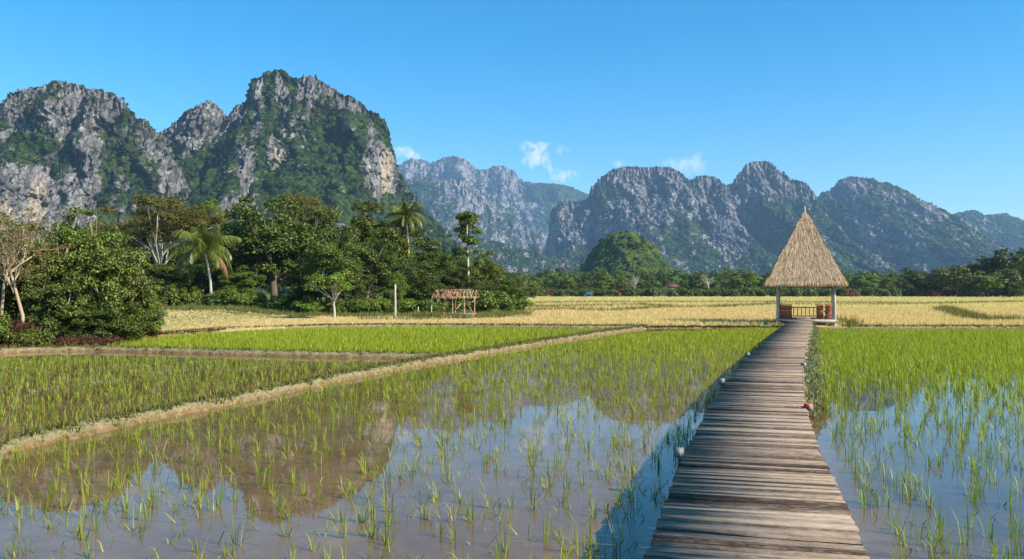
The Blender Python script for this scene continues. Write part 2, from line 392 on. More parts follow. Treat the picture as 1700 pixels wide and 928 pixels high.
greenv = np.clip(sstep(.45, .7, .5 + .5 * fbm(X / 9, Yg / 9, 0 * X, 44, 4)) * .2 + sstep(330, 380, Yg) + sstep(-14, -22, X) * sstep(0, 3, Yg - edgeY(X)) * .9
                 + sstep(63, 68, Yg) * sstep(-2, -6, X + (Yg - 66) * .05) + (Yg < 0), 0, 1) * dryv
obj('ground', mesh_np('ground', np.stack([X, Yg, Z], -1).reshape(-1, 3), grid_faces(len(xs), len(ys)), None, True,
    {'dry': dryv.ravel(), 'green': greenv.ravel()}), M['ground'], kind='structure')
wx = np.linspace(-120, 120, 241); wy = np.linspace(-40, 60, 101); WX, WY = np.meshgrid(wx, wy)
clr = sstep(-.3, .6, WX - np.interp(WY, [0, 21, 50], [1.2, 7.6, 18.8])) + .35 * sstep(26, 30, WY) * sstep(2, 6, WX)
obj('water', mesh_np('water', np.stack([WX, WY, 0 * WX], -1).reshape(-1, 3), grid_faces(241, 101), None, False, {'clear': np.clip(clr, 0, 1).ravel()}), M['water'], kind='structure')

# ------------------------------------------------------------------ mountains
def mountain(label, ridge, D, depth, mat, seed, nu, nv, L, rock_bias=0.0, paint=(), stains=(), k=1.5, zbase=0.0, jag=1.0, xoff=0):
    ridge = np.array(ridge, float)
    rp = [at(a, b_, D) for a, b_ in ridge]; RX = np.array([q[0] for q in rp]); RZ = np.array([q[2] for q in rp])
    x = np.linspace(RX.min(), RX.max(), nu)
    Hh = np.interp(x, RX, RZ)
    # small pinnacles along the crest
    Hh = Hh + jag * L * (.16 * (ridged(x / (L * .9), 0 * x, 0 * x + 3.3, seed, 4, .6) - .45) + .05 * pn(x / (L * .07), 0 * x, 0 * x, seed + 3)) * sstep(0, 1.2 * L, Hh)
    Hh = np.maximum(Hh, zbase + 1.0)
    Hm = Hh.max()
    nb = nv // 4
    t = np.concatenate([np.linspace(0, 1, nv), np.linspace(1, 0, nb + 1)[1:]])
    back = np.concatenate([np.zeros(nv), np.ones(nb)])
    S, XX = np.meshgrid(t, x, indexing='ij'); B = np.repeat(back[:, None], nu, 1); HH = np.repeat(Hh[None, :], len(t), 0)
    z = zbase - 3 + (HH - zbase + 3) * S
    dd = depth * (.25 + .75 * (HH - zbase) / Hm)
    Y = np.where(B > 0, D + dd * .9 * (1 - S) ** 1.2, D - dd * (1 - S) ** k)
    # buttresses and gullies
    wxn = XX + .5 * L * fbm(XX / L, z / L, Y / L, seed + 50, 3)
    but = ridged(wxn / (1.1 * L), z / (3.2 * L), 0 * z + .3, seed + 1, 3, .55)
    col = ridged(wxn / (.36 * L), z / (1.5 * L), Y / (1.5 * L), seed + 2, 4, .55)
    led = fbm(XX / (1.2 * L), z / (.30 * L), Y / (2 * L), seed + 5, 4)
    env = .2 + .8 * sstep(0, .18, 1 - S); env = np.where(B > 0, -1.0 * env, env)
    disp = L * (.75 * (but - .4) + .34 * (col - .4) + .20 * led)
    Y = Y - env * disp
    z = z + L * .10 * led * sstep(0, .1, 1 - S) * S
    shape = z.shape
    def normals(X_, Y_, Z_):
        P = np.stack([X_, Y_, Z_], -1); du = np.gradient(P, axis=1); dv = np.gradient(P, axis=0)
        n = np.cross(du, dv); n /= np.linalg.norm(n, axis=-1)[..., None] + 1e-9; return n
    n0 = normals(XX, Y, z)
    nsl = n0[..., 2]
    nsl = np.where(B > 0, -nsl, nsl) if nsl.mean() < 0 else nsl
    slope = np.abs(n0[..., 2])
    px = CX + F * XX / Y; py = HZ - F * (z - H) / Y
    vn = fbm(XX / (.55 * L), z / (.8 * L), Y / (.8 * L), seed + 9, 4)
    streaky = fbm(XX / (.12 * L), z / (.7 * L), Y / L, seed + 10, 3)
    veg = .5 + (slope - .42) * 1.2 + vn * 1.1 + streaky * .85 - (but - .5) * .35 - rock_bias
    for (a, c_, rx, ry, ang, val) in paint:
        ca, sa = math.cos(R(ang)), math.sin(R(ang)); ux = (px - a) * ca + (py - c_) * sa; uy = -(px - a) * sa + (py - c_) * ca
        w = sstep(1.25, .6, np.sqrt((ux / rx) ** 2 + (uy / ry) ** 2) + .35 * vn)
        veg = veg + w * val
    stn = np.zeros(shape)
    for (a, c_, rx, ry) in stains:
        stn = np.maximum(stn, sstep(1.2, .5, np.sqrt(((px - a) / rx) ** 2 + ((py - c_) / ry) ** 2)))
    veg = np.clip(veg, 0, 1)
    # fine relief: tree crowns on forest, fluting on rock
    sg = np.where(n0[..., 1:2] > 0, -1, 1) * np.where(B[..., None] > 0, -1, 1)
    nn = n0 * sg
    cs = 9.0 * (L / 80) ** .55
    crown = 1 - np.abs(pn(XX / cs, Y / cs, z / cs, seed + 20)) * 2
    crown2 = pn(XX / cs * 2.3, Y / cs * 2.3, z / cs * 2.3, seed + 21)
    flute = ridged(XX / (.07 * L), z / (.55 * L), Y / (.5 * L), seed + 22, 3, .6)
    rk = fbm(XX / (.05 * L), z / (.08 * L), Y / (.06 * L), seed + 23, 2)
    vf = sstep(.3, .6, veg)
    fine = vf * cs * (.62 * crown + .32 * crown2) + (1 - vf) * L * (.15 * (flute - .4) + .025 * rk)
    XX = XX + nn[..., 0] * fine; Y = Y + nn[..., 1] * fine; z = z + nn[..., 2] * fine
    V = np.stack([XX, Y, z], -1).reshape(-1, 3)
    me = mesh_np('mountain', V, grid_faces(nu, len(t)), None, True, {'veg': veg.ravel(), 'stain': stn.ravel()})
    return obj('mountain', me, mat, kind='structure', label=label, category='mountain')

mountain('grey limestone mountain with rounded top at the far left', [(-150, 400), (-110, 300), (-60, 225), (-20, 188), (0, 175), (25, 155), (60, 145), (100, 139), (150, 147), (185, 158), (205, 170), (216, 185), (227, 203), (236, 196), (246, 205),
     (262, 225), (280, 258), (300, 300), (330, 360), (360, 420), (390, 475)], 900, 330, M['mt_near'], 11, 640, 420, 70, .16,
     paint=((100, 150, 60, 12, 0, -.35), (40, 250, 45, 30, 0, .45), (95, 235, 45, 22, 0, .45), (175, 300, 14, 70, 10, .9), (210, 260, 20, 45, 0, .3), (130, 215, 30, 60, 0, -.5), (60, 320, 36, 60, 0, -1.0),  # the tall narrow strip paints the cleft's shadow in forest colour
            (130, 330, 40, 60, 0, -.8), (110, 345, 14, 20, 0, .5), (20, 320, 25, 50, 0, -.6), (235, 320, 40, 60, 0, .5)), stains=((60, 335, 18, 45), (8, 365, 18, 30)), k=2.0)
mountain('tall forested limestone mountain with a broad twin summit', [(170, 470), (200, 390), (235, 290), (262, 224), (285, 208), (300, 195), (320, 179), (345, 168), (358, 172), (370, 188), (378, 199), (390, 182), (403, 172), (409, 176),
     (414, 150), (420, 133), (440, 125), (465, 120), (480, 127), (487, 134), (500, 126), (515, 124), (530, 131), (550, 148), (580, 163), (605, 178), (620, 185), (635, 200), (642, 215), (644, 235), (652, 255), (661, 285),
     (668, 305), (685, 325), (705, 352), (730, 378), (760, 402), (800, 432), (840, 457), (880, 474)], 1050, 380, M['mt_near'], 23, 960, 460, 75, -.42,
     paint=((345, 185, 32, 26, 0, -1.3), (320, 215, 60, 30, 0, -.95), (392, 190, 18, 28, 0, -1.1), (425, 190, 8, 60, 6, -1.5), (468, 160, 10, 34, -8, -1.3), (507, 150, 16, 26, 10, -1.2), (560, 160, 55, 9, 33, -1.3), (575, 205, 22, 12, 0, -.7),
            (628, 282, 28, 46, -12, -2.2), (612, 225, 9, 26, 0, -.9), (455, 258, 17, 32, -12, -1.1), (405, 290, 14, 90, -4, -1.0), (400, 350, 35, 40, 0, -.8), (320, 330, 40, 50, 0, .3), (290, 240, 26, 30, 0, -.5), (780, 415, 50, 9, 35, -.9)),
     stains=((640, 290, 12, 50), (457, 265, 7, 20)), k=1.5)
mountain('hazy blue far range behind the valley, with rounded domes', [(600, 400), (640, 300), (665, 272), (680, 263), (705, 266), (715, 272), (735, 262), (755, 259), (775, 265), (790, 279), (805, 283), (820, 276), (835, 275), (850, 282),
     (868, 301), (890, 303), (925, 307), (945, 309), (965, 318), (990, 330), (1030, 360), (1100, 420)], 5200, 1500, M['mt_far'], 37, 420, 240, 300, .34, k=1.4, jag=.25, paint=((930, 320, 60, 20, 0, .9),))
mountain('grey cliffed ridge stepping down across the valley middle', [(620, 330), (660, 300), (700, 292), (725, 300), (745, 297), (768, 303), (790, 311), (815, 330), (840, 350), (862, 366), (885, 386), (910, 402), (950, 425), (1000, 455), (1040, 475)],
     3600, 1100, M['mt_far'], 41, 420, 300, 170, .26, k=1.5, jag=.6, paint=((780, 330, 60, 20, 25, -.8), (690, 330, 40, 30, 0, .5), (860, 420, 50, 18, 30, -.3)))
mountain('wide plateau mountain with grey cliffs and a pointed summit', [(870, 478), (900, 440), (910, 405), (917, 350), (928, 336), (945, 332), (965, 336), (978, 330), (984, 312), (1000, 292), (1020, 281), (1045, 277), (1085, 277), (1110, 278), (1130, 287),
     (1143, 300), (1150, 297), (1165, 292), (1185, 291), (1196, 300), (1205, 307), (1218, 302), (1232, 284), (1245, 269), (1262, 266), (1280, 272), (1295, 285), (1312, 300), (1325, 299), (1340, 305), (1350, 318), (1358, 340), (1380, 370), (1430, 420), (1500, 470)],
     2700, 900, M['mt_far'], 53, 900, 420, 150, .20, k=1.8, jag=.5, paint=((1060, 300, 75, 22, 0, -1.1), (1210, 385, 32, 55, -8, -1.5), (950, 370, 34, 36, 0, -1.1), (1070, 350, 90, 28, 0, -.3), (1000, 330, 20, 40, 30, .5), (1130, 390, 30, 40, 0, .3),
            (1265, 300, 38, 34, 0, -.55), (1170, 305, 26, 10, 0, -.7), (1330, 315, 20, 14, 0, -.6), (1290, 390, 50, 60, 0, .5), (1100, 440, 90, 20, 0, .2)), stains=((1147, 410, 4, 12), (1222, 440, 6, 10)))
mountain('long forested mountain with dark rock flutes on the right', [(1280, 470), (1310, 420), (1335, 350), (1356, 332), (1366, 319), (1374, 318), (1381, 325), (1387, 309), (1395, 298), (1412, 292), (1440, 296), (1460, 304), (1470, 303), (1490, 312), (1520, 329),
     (1540, 339), (1558, 350), (1575, 368), (1610, 395), (1680, 430), (1780, 470)], 3100, 1100, M['mt_far'], 67, 620, 360, 170, .16, k=1.25, jag=.45,
     paint=((1415, 315, 24, 22, 0, -.9), (1435, 370, 14, 50, -25, -1.2), (1500, 340, 55, 9, 25, -.9), (1545, 360, 22, 30, -20, -.8), (1530, 420, 20, 50, -25, -.4), (1400, 400, 40, 60, 0, .3)), stains=((1462, 430, 5, 16),))
mountain('lower rocky shoulder of mountain at the right edge', [(1480, 470), (1530, 400), (1560, 360), (1600, 351), (1618, 349), (1635, 357), (1670, 354), (1690, 363), (1710, 372), (1760, 400), (1850, 430), (1950, 475)], 3900, 1200, M['mt_far'], 71, 340, 220, 180, .2, k=1.3, jag=.4)
mountain('low scrubby rock slope at the foot of the valley', [(660, 470), (700, 400), (745, 385), (785, 398), (820, 401), (850, 410), (900, 424), (950, 430), (1000, 412), (1045, 398), (1100, 420), (1180, 448), (1260, 466), (1320, 478)],
     2000, 600, M['mt_far'], 83, 520, 220, 90, .36, k=1.3, jag=.6)
mountain('small round green hill in front of the valley cliffs', [(925, 480), (945, 470), (965, 452), (980, 425), (1000, 400), (1020, 390), (1045, 387), (1066, 395), (1085, 413), (1102, 440), (1122, 464), (1150, 480)],
     760, 170, M['mt_green'], 97, 420, 240, 36, -.75, k=1.3, jag=.4, paint=((1010, 398, 10, 6, 0, -.9),))

# ------------------------------------------------------------------ haze
bmx = MB()
x0, x1, y0, y1, z0, z1 = -7000, 7000, -300, 9000, -3.0, 1150
V = [(x, y, z) for x in (x0, x1) for y in (y0, y1) for z in (z0, z1)]
me = mesh_np('haze', np.array(V), [[0, 1, 3, 2], [4, 6, 7, 5], [0, 4, 5, 1], [2, 3, 7, 6], [0, 2, 6, 4], [1, 5, 7, 3]])
hm = bpy.data.materials.new('haze'); hm.use_nodes = True; nt = hm.node_tree; nt.nodes.clear()
pv = N(nt, 'ShaderNodeVolumePrincipled'); pv.inputs['Color'].default_value = (.38, .64, 1.0, 1); pv.inputs['Density'].default_value = HAZE_DENS; pv.inputs['Anisotropy'].default_value = 0.0
oo = N(nt, 'ShaderNodeOutputMaterial'); nt.links.new(pv.outputs[0], oo.inputs['Volume'])
obj('haze', me, hm, kind='stuff')

# ------------------------------------------------------------------ earth banks between the paddies
rng = np.random.default_rng(5)
def resample(P, step):
    P = np.asarray(P, float); d = np.r_[0, np.cumsum(np.linalg.norm(np.diff(P, axis=0), axis=1))]
    n = max(2, int(d[-1] / step)); t = np.linspace(0, d[-1], n)
    return np.stack([np.interp(t, d, P[:, i]) for i in range(P.shape[1])], 1)
def bank(pts, w, h, label, seed, grass=40, gh=.07, mat='bank'):
    P = resample(np.array([G(a, b_)[:2] for a, b_ in pts]), .07)
    for _ in range(12): P[1:-1] = (P[:-2] + P[1:-1] * 2 + P[2:]) / 4
    T = np.gradient(P, axis=0); T /= np.linalg.norm(T, axis=1)[:, None]; Nn = np.stack([T[:, 1], -T[:, 0]], 1)
    m = 15; u = np.linspace(-1, 1, m); prof = np.clip((1 - np.abs(u) ** 2.6), 0, 1) * (h + .10) - .10
    L = np.arange(len(P)) * .07
    ww = w * .5 * (1 + .45 * fbm(L / .8, 0 * L, 0 * L + seed, 3, 4))
    X = P[:, 0][:, None] + Nn[:, 0][:, None] * u * ww[:, None]; Y = P[:, 1][:, None] + Nn[:, 1][:, None] * u * ww[:, None]
    Z = np.repeat(prof[None], len(P), 0) * (1 + .3 * fbm(L / .9, 0 * L, 0 * L, seed, 3))[:, None] + .075 * fbm(X / .18, Y / .18, 0 * X, seed + 4, 4) + .06 * fbm(X / .5, Y / .5, 0 * X, seed + 5, 2)
    tap = sstep(-.1, .8, L) * sstep(-.1, .8, L[-1] - L); Z = (Z + .1) * tap[:, None] - .1
    top = sstep(.35, .75, prof / h)[None] * np.ones_like(X) + .5 * fbm(X / .3, Y / .3, 0 * X, seed + 6, 3)
    obj('earth_bank', mesh_np('earth_bank', np.stack([X, Y, Z], -1).reshape(-1, 3), grid_faces(m, len(P)), None, True, {'top': np.clip(top, 0, 1).ravel()}), M[mat],
        kind='structure', label=label)
    n = int(grass * L[-1]); i = rng.integers(0, len(P), n); uu = np.clip(rng.normal(-.12, .32, n), -.95, .95)
    pos = P[i] + Nn[i] * (uu * ww[i])[:, None]; zz = np.interp(np.abs(uu), np.abs(u[m // 2:]), prof[m // 2:]) - .01
    return np.c_[pos, zz]

def blades(pos, nb, h, spread, width, lean=.5, seg=2, seed=0, hv=.3, flop=0.0):
    """tufts: nb bent blades at every position"""
    r = np.random.default_rng(seed); n = len(pos) * nb
    base = np.repeat(pos, nb, 0); hs = np.repeat(np.broadcast_to(h, (len(pos),)), nb) * (1 + hv * r.normal(size=n)).clip(.35, 1.8)
    a = r.uniform(0, 2 * np.pi, n); d = np.stack([np.cos(a), np.sin(a), 0 * a], 1); b2 = a + r.uniform(.7, 2.4, n); s = np.stack([np.cos(b2), np.sin(b2), 0 * a], 1)
    base = base + d * (r.uniform(0, 1, n) * spread)[:, None]
    ln = np.abs(r.normal(0, lean, n)); fl = r.random(n) < flop; ln = np.where(fl, r.uniform(1.2, 2.2, n), ln)
    up = np.array([0, 0, 1.0]); w = width * (.7 + .6 * r.random(n))
    if seg == 1:
        tip = base + (up + d * ln[:, None]) / np.sqrt(1 + ln ** 2)[:, None] * hs[:, None]
        V = np.stack([base - s * w[:, None] / 2, base + s * w[:, None] / 2, tip], 1).reshape(-1, 3)
        return V, None, np.arange(n * 3).reshape(-1, 3)
    k1 = (up + d * (ln * .5)[:, None]); k1 /= np.linalg.norm(k1, axis=1)[:, None]
    k2 = (up * np.clip(1 - ln * .55, -.35, 1)[:, None] + d * (ln * 1.5)[:, None]); k2 /= np.linalg.norm(k2, axis=1)[:, None]
    mid = base + k1 * (hs * .52)[:, None]; tip = mid + k2 * (hs * .5)[:, None]
    tip[:, 2] = np.maximum(tip[:, 2], base[:, 2] + .012)
    V = np.stack([base - s * w[:, None] / 2, base + s * w[:, None] / 2, mid + s * w[:, None] * .45, mid - s * w[:, None] * .45, tip], 1).reshape(-1, 3)
    k = np.arange(n) * 5
    return V, np.stack([k, k + 1, k + 2, k + 3], 1), np.stack([k + 3, k + 2, k + 4], 1)
def grass(name, label, mat, pos, *a, **kw):
    V, Q, T = blades(pos, *a, **kw)
    return obj(name, mesh_np(name, V, Q, T), M[mat], kind='stuff', label=label)

B1 = [(-60, 764), (0, 748), (90, 730), (180, 709), (290, 687), (400, 664), (480, 648), (560, 631), (640, 616), (700, 604), (790, 589), (850, 579), (900, 570), (960, 561), (1010, 553), (1050, 547.5), (1075, 545.5)]
B2 = [(-30, 587), (60, 583), (150, 582), (270, 585), (400, 589), (520, 592), (600, 593), (700, 595), (775, 594)]
B3 = [(265, 559), (330, 554), (430, 548), (540, 544), (640, 543), (750, 543), (870, 544), (960, 545), (1070, 545)]
B5 = [(1060, 545.5), (1130, 545), (1200, 545), (1288, 545.5)]
B4 = [(1395, 546), (1480, 546), (1560, 546), (1640, 546), (1760, 547)]
g1 = bank(B1, .62, .14, 'long diagonal earth bank with pale dry grass between the paddies', 1, 300)
g2 = bank(B2, .62, .15, 'short tan earth bank dividing the two left paddies', 2, 110)
g3 = bank(B3, .7, .16, 'low earth bank along the near edge of the golden field', 3, 60)
g5 = bank(B5, .4, .07, 'thin weedy edge of the golden field left of the thatched hut', 9, 90)
g4 = bank(B4, .7, .16, 'low reddish earth bank behind the right paddy', 4, 60)
Vp, Q, T = blades(np.concatenate([g1, g2]), 5, .045, .03, .012, .9, seed=3)
obj('bank_grass', mesh_np('bank_grass', Vp, Q, T), M['dryweed'], kind='stuff', label='short pale dry grass and clippings covering the earth banks')
Vp, Q, T = blades(np.concatenate([g3, g4, g5, g5, g1[::7], g2[::6]]), 5, .13, .05, .02, .7, seed=4)
obj('bank_weeds', mesh_np('bank_weeds', Vp, Q, T), M['weed'], kind='stuff', label='green and brown weeds along the edges of the banks')

# ------------------------------------------------------------------ rice
def poly_mask(x, y, P):
    c = np.zeros(len(x), bool); P = np.asarray(P)
    for i in range(len(P)):
        (xa, ya), (xb, yb) = P[i], P[i - 1]
        cond = ((ya > y) != (yb > y)); c ^= cond & (x < (xb - xa) * (y - ya) / (yb - ya + 1e-12) + xa)
    return c
def rows(P, sx, sy, ang, jit, seed):
    P = np.asarray(P); r = np.random.default_rng(seed); ca, sa = math.cos(ang), math.sin(ang)
    c = P.mean(0); D = np.abs(P - c).max() * 1.5
    u, v = np.meshgrid(np.arange(-D, D, sx), np.arange(-D, D, sy)); u = u.ravel() + r.normal(0, jit * sx, u.size); v = v.ravel() + r.normal(0, jit * sy, v.size)
    x = c[0] + u * ca - v * sa; y = c[1] + u * sa + v * ca; m = poly_mask(x, y, P)
    return np.c_[x[m], y[m], 0 * x[m]]
g2p = lambda L, z=0.0: [tuple(G(a, b_, z)[:2]) for a, b_ in L]
def inview(p, lo=-140, hi=1840):
    px = CX + F * p[:, 0] / p[:, 1]; return (px > lo) & (px < hi) & (p[:, 1] > 4.2)
def off(L, dy): return [(a, b_ + dy) for a, b_ in L]
WALK_L = [(1069, 928), (1097, 859), (1128, 766), (1159, 709), (1185, 661), (1216, 619), (1247, 586), (1286, 551), (1310, 534)]
WALK_R = [(1442, 928), (1418, 867), (1383, 790), (1363, 757), (1346, 705), (1336, 665), (1331, 621), (1336, 586), (1343.5, 551), (1349, 534)]
ZP = 0.45
wl = np.array([G(a, b_, ZP)[:2] for a, b_ in WALK_L]); wr = np.array([G(a, b_, ZP)[:2] for a, b_ in WALK_R])
wl = np.vstack([wl[0] + (wl[0] - wl[1]) * 2.2, wl]); wr = np.vstack([wr[0] + (wr[0] - wr[1]) * 2.2, wr])

# centre paddy: sparse and floppy near the camera, dense towards the back
PC = g2p(off(B1, 8)) + [tuple(G(1283, 547)[:2])] + [tuple(q - [.12, 0]) for q in wl[::-1]] + [(-8, 2)]
p = rows(PC, .16, .18, .3, .26, 21); p = p[inview(p)]
r = np.random.default_rng(8); y = p[:, 1]; px = CX + F * p[:, 0] / y
pat = .5 + .5 * fbm(p[:, 0] / 2.2, y / 2.2, 0 * y, 77, 3)
keep = r.random(len(p)) < np.clip(.235 + .22 * sstep(11, 20, y) + .35 * sstep(22, 40, y) + .5 * (pat - .5) + .25 * sstep(500, 0, px) * sstep(8, 11, y), .08, 1)
p = p[keep]; y = p[:, 1]
hh = .215 - .045 * sstep(12, 25, y) + .10 * (r.random(len(p)) - .5)
nr = r.random(len(p)) > sstep(14, 38, y + 6 * (pat[keep] - .5))
grass('rice_seedlings', 'young green rice seedlings standing in the wide centre paddy, mostly its near half', 'rice', p[nr], 10, hh[nr] * .82, .055, .0068, .62, seed=11, flop=.16)
grass('rice_seedlings', 'yellower young rice in the far half of the centre paddy', 'rice_yel', p[~nr], 9, hh[~nr] * .9, .07, .012, .42, seed=12)
# thin bits of leaf floating flat on the water
q = rows(PC, .34, .34, .5, .4, 22); q = q[inview(q) & (q[:, 1] < 22)]; q[:, 2] = .002
grass('floating_leaves', 'thin rice leaves lying flat on the centre paddy water', 'rice', q, 2, .16, .1, .009, .2, seed=13, flop=1.0)
# upper left paddy, dense
PU = g2p([(170, 580)] + off(B3[:9], 4) + [(1020, 549), (960, 558), (900, 567), (790, 585), (770, 590), (600, 588), (400, 584), (270, 580)])
p = rows(PU, .2, .2, .1, .25, 23); r = np.random.default_rng(9)
pat = .5 + .5 * fbm(p[:, 0] / 3, p[:, 1] / 3, 0 * p[:, 0], 78, 3); px = CX + F * p[:, 0] / p[:, 1]
keep = r.random(len(p)) < np.clip(1.0 - .45 * sstep(700, 900, px) + .4 * (pat - .5), .2, 1)
grass('rice_seedlings', 'dense bright green rice in the upper left paddy', 'rice_yel', p[keep], 9, .20, .07, .016, .3, seed=14)
# lower left paddy, thin, brown water showing
PL = g2p([(-120, 600), (60, 592), (270, 594), (520, 600), (700, 603), (690, 602)] + [(a, b_ - 9) for a, b_ in B1[9::-1]])
p = rows(PL, .21, .22, .2, .25, 24); p = p[inview(p)]; r = np.random.default_rng(10)
pat = .5 + .5 * fbm(p[:, 0] / 1.6, p[:, 1] / 1.1, 0 * p[:, 0], 79, 4)
keep = r.random(len(p)) < np.clip(.66 + 1.4 * (pat - .5) + .3 * sstep(20, 26, p[:, 1]), .08, 1)
grass('rice_seedlings', 'thin patchy rice in the brown water of the lower left paddy', 'rice', p[keep], 8, .11, .06, .010, .55, seed=15, flop=.16)
q = p[r.random(len(p)) < .10].copy(); q[:, 2] = .002
grass('floating_straw', 'pale straw scraps floating in the lower left paddy', 'dryweed', q, 3, .10, .12, .02, .2, seed=16, flop=1.0)
Ps = []
for L_ in ([(-10, 660), (90, 645), (190, 633)], [(180, 613), (235, 606), (262, 603)], [(235, 621), (300, 616), (340, 612)], [(380, 616), (430, 611), (480, 607)], [(300, 604), (350, 602)]):
    Pr = resample(np.array([G(a, b_)[:2] for a, b_ in L_]), .03)
    for _ in range(1): Ps.append(np.c_[Pr + rng.normal(0, .06, Pr.shape), np.full(len(Pr), .004)])
grass('floating_straw', 'pale lines of straw left floating across the lower left paddy', 'dryweed', np.concatenate(Ps), 2, .10, .05, .014, .2, seed=20, flop=1.0)
# right paddy
PR = [tuple(G(1360, 549)[:2]), tuple(G(1800, 550)[:2]), (9, 4), (3.6, 3)] + [tuple(a_ + [.35, 0]) for a_ in wr[1:]]
p = rows(PR, .165, .18, .35, .26, 25); p = p[inview(p)]; y = p[:, 1]; r = np.random.default_rng(11)
pat = .5 + .5 * fbm(p[:, 0] / 2, y / 2, 0 * y, 80, 3)
keep = r.random(len(p)) < np.clip(.27 + .5 * sstep(13, 26, y) + .6 * (pat - .5), .08, 1); p = p[keep]; y = p[:, 1]
hh = .25 - .05 * sstep(12, 24, y) + .10 * (r.random(len(p)) - .5)
nr = r.random(len(p)) > sstep(9, 22, y + 6 * (pat[keep] - .5))
grass('rice_seedlings', 'green rice in the clear water right of the boardwalk, mostly the near part', 'rice', p[nr], 10, hh[nr] * .84, .05, .0068, .55, seed=17, flop=.12)
grass('rice_seedlings', 'thick yellow green rice at the back of the right paddy', 'rice_yel', p[~nr], 9, hh[~nr] * .9, .07, .012, .42, seed=18)
q = rows(PR, .6, .6, .5, .4, 26); q = q[inview(q) & (q[:, 1] < 18)]; q[:, 2] = .002
grass('floating_leaves', 'brown leaf scraps floating in the right paddy', 'leaf_olive', q, 2, .09, .1, .014, .2, seed=19, flop=1.0)

# golden field: ripe rice, shorter stubble strips and darker grass lines between the plots
def field_pts(y0, y1, dens, seed, pxlo=-60, pxhi=1780):
    r = np.random.default_rng(seed); n = int(dens * (y1 ** 2 - y0 ** 2) / 2 * (pxhi - pxlo) / F)
    y = np.sqrt(r.uniform(y0 ** 2, y1 ** 2, n)); x = (r.uniform(pxlo, pxhi, n) - CX) / F * y
    return x, y
TREE_Y = lambda x: 66 + np.where(x > -2, 3 + (x + 2) * 6, 0)        # front edge of the wood on the left
def gold_ok(x, y):
    px = CX + F * x / y
    ok = (y > edgeY(x) + .5) & (y < np.where(px < 840, 66.5 + np.clip(px - 620, 0, 300) * .05, 999))
    return ok & ~((px < 268) & (y < 90))
LINES = []   # grassy lines across the golden fields, as ground polylines
def line(L, w, z): LINES.append((np.array([G(a, b_, z)[:2] for a, b_ in L]), w))
line([(860, 513), (930, 511), (1010, 513), (1100, 509), (1180, 508), (1290, 505), (1400, 505), (1500, 505), (1700, 502)], .45, .55)
line([(860, 508), (900, 507), (1060, 505), (1120, 507)], .4, .6)
line([(850, 501), (1000, 500), (1180, 500), (1290, 500), (1500, 501)], .6, .8)
line([(1380, 528), (1410, 530), (1435, 535), (1445, 541)], .45, .45)
line([(1565, 512), (1590, 518), (1620, 525), (1650, 527), (1690, 526)], .9, .45)
line([(600, 527), (700, 527), (790, 526), (830, 524)], .35, .35)
def line_dist(x, y):
    d = np.full(len(x), 99.0)
    for P_, w in LINES:
        for (a, b_) in zip(P_[:-1], P_[1:]):
            ab = b_ - a; t = np.clip(((x - a[0]) * ab[0] + (y - a[1]) * ab[1]) / (ab @ ab), 0, 1)
            d = np.minimum(d, np.hypot(x - a[0] - t * ab[0], y - a[1] - t * ab[1]) / w)
    return d
Vs = []; 
for (y0, y1, dens, h, w, nb, sd, seg) in ((37, 62, 17, .36, .022, 7, 31, 2), (62, 100, 7.5, .38, .04, 6, 32, 1), (100, 190, 2.4, .40, .08, 6, 33, 1), (190, 345, .7, .45, .17, 6, 34, 1)):
    x, y = field_pts(y0, y1, dens, sd); pat = .5 + .5 * fbm(x / 5, y / 5, 0 * x, 90, 4); ld = line_dist(x, y)
    ok = gold_ok(x, y) & (ld > 1) & (np.random.default_rng(sd).random(len(x)) < .55 + pat * .6); x, y, pat = x[ok], y[ok], pat[ok]
    pos = np.c_[x, y, ground_z(x, y) - .02]
    pxx = CX + F * x / y; hh = h * (.75 + .5 * pat) * (.34 + .32 * sstep(820, 900, pxx))
    V, Q, T = blades(pos, nb, hh, .12 if seg == 2 else .3, w, .38, seg, sd)
    obj('ripe_rice', mesh_np('ripe_rice', V, Q, T), M['gold'], kind='stuff', label='ripe golden rice covering the field behind the paddies, %s part' % {31: 'nearest', 32: 'middle', 33: 'farther', 34: 'farthest'}[sd])
Ps = []
for P_, w in LINES:
    Pr = resample(P_, .25); n = max(1, int(10 * w)); r = np.random.default_rng(3)
    for _ in range(n): Ps.append(Pr + np.c_[r.normal(0, w * .45, len(Pr)), r.normal(0, w * .45, len(Pr))])
Ps = np.concatenate(Ps); Ps = Ps[Ps[:, 1] > edgeY(Ps[:, 0]) + .4]; sc_ = np.clip(Ps[:, 1] / 60, 1, 4)
V, Q, T = blades(np.c_[Ps, ground_z(Ps[:, 0], Ps[:, 1])], 4, .44 * sc_ ** .1, .25, .05, .5, 1, 41)
obj('grass_lines', mesh_np('grass_lines', V, Q, T), M['weed'], kind='stuff', label='rough green grass growing on the dividing lines of the golden fields')
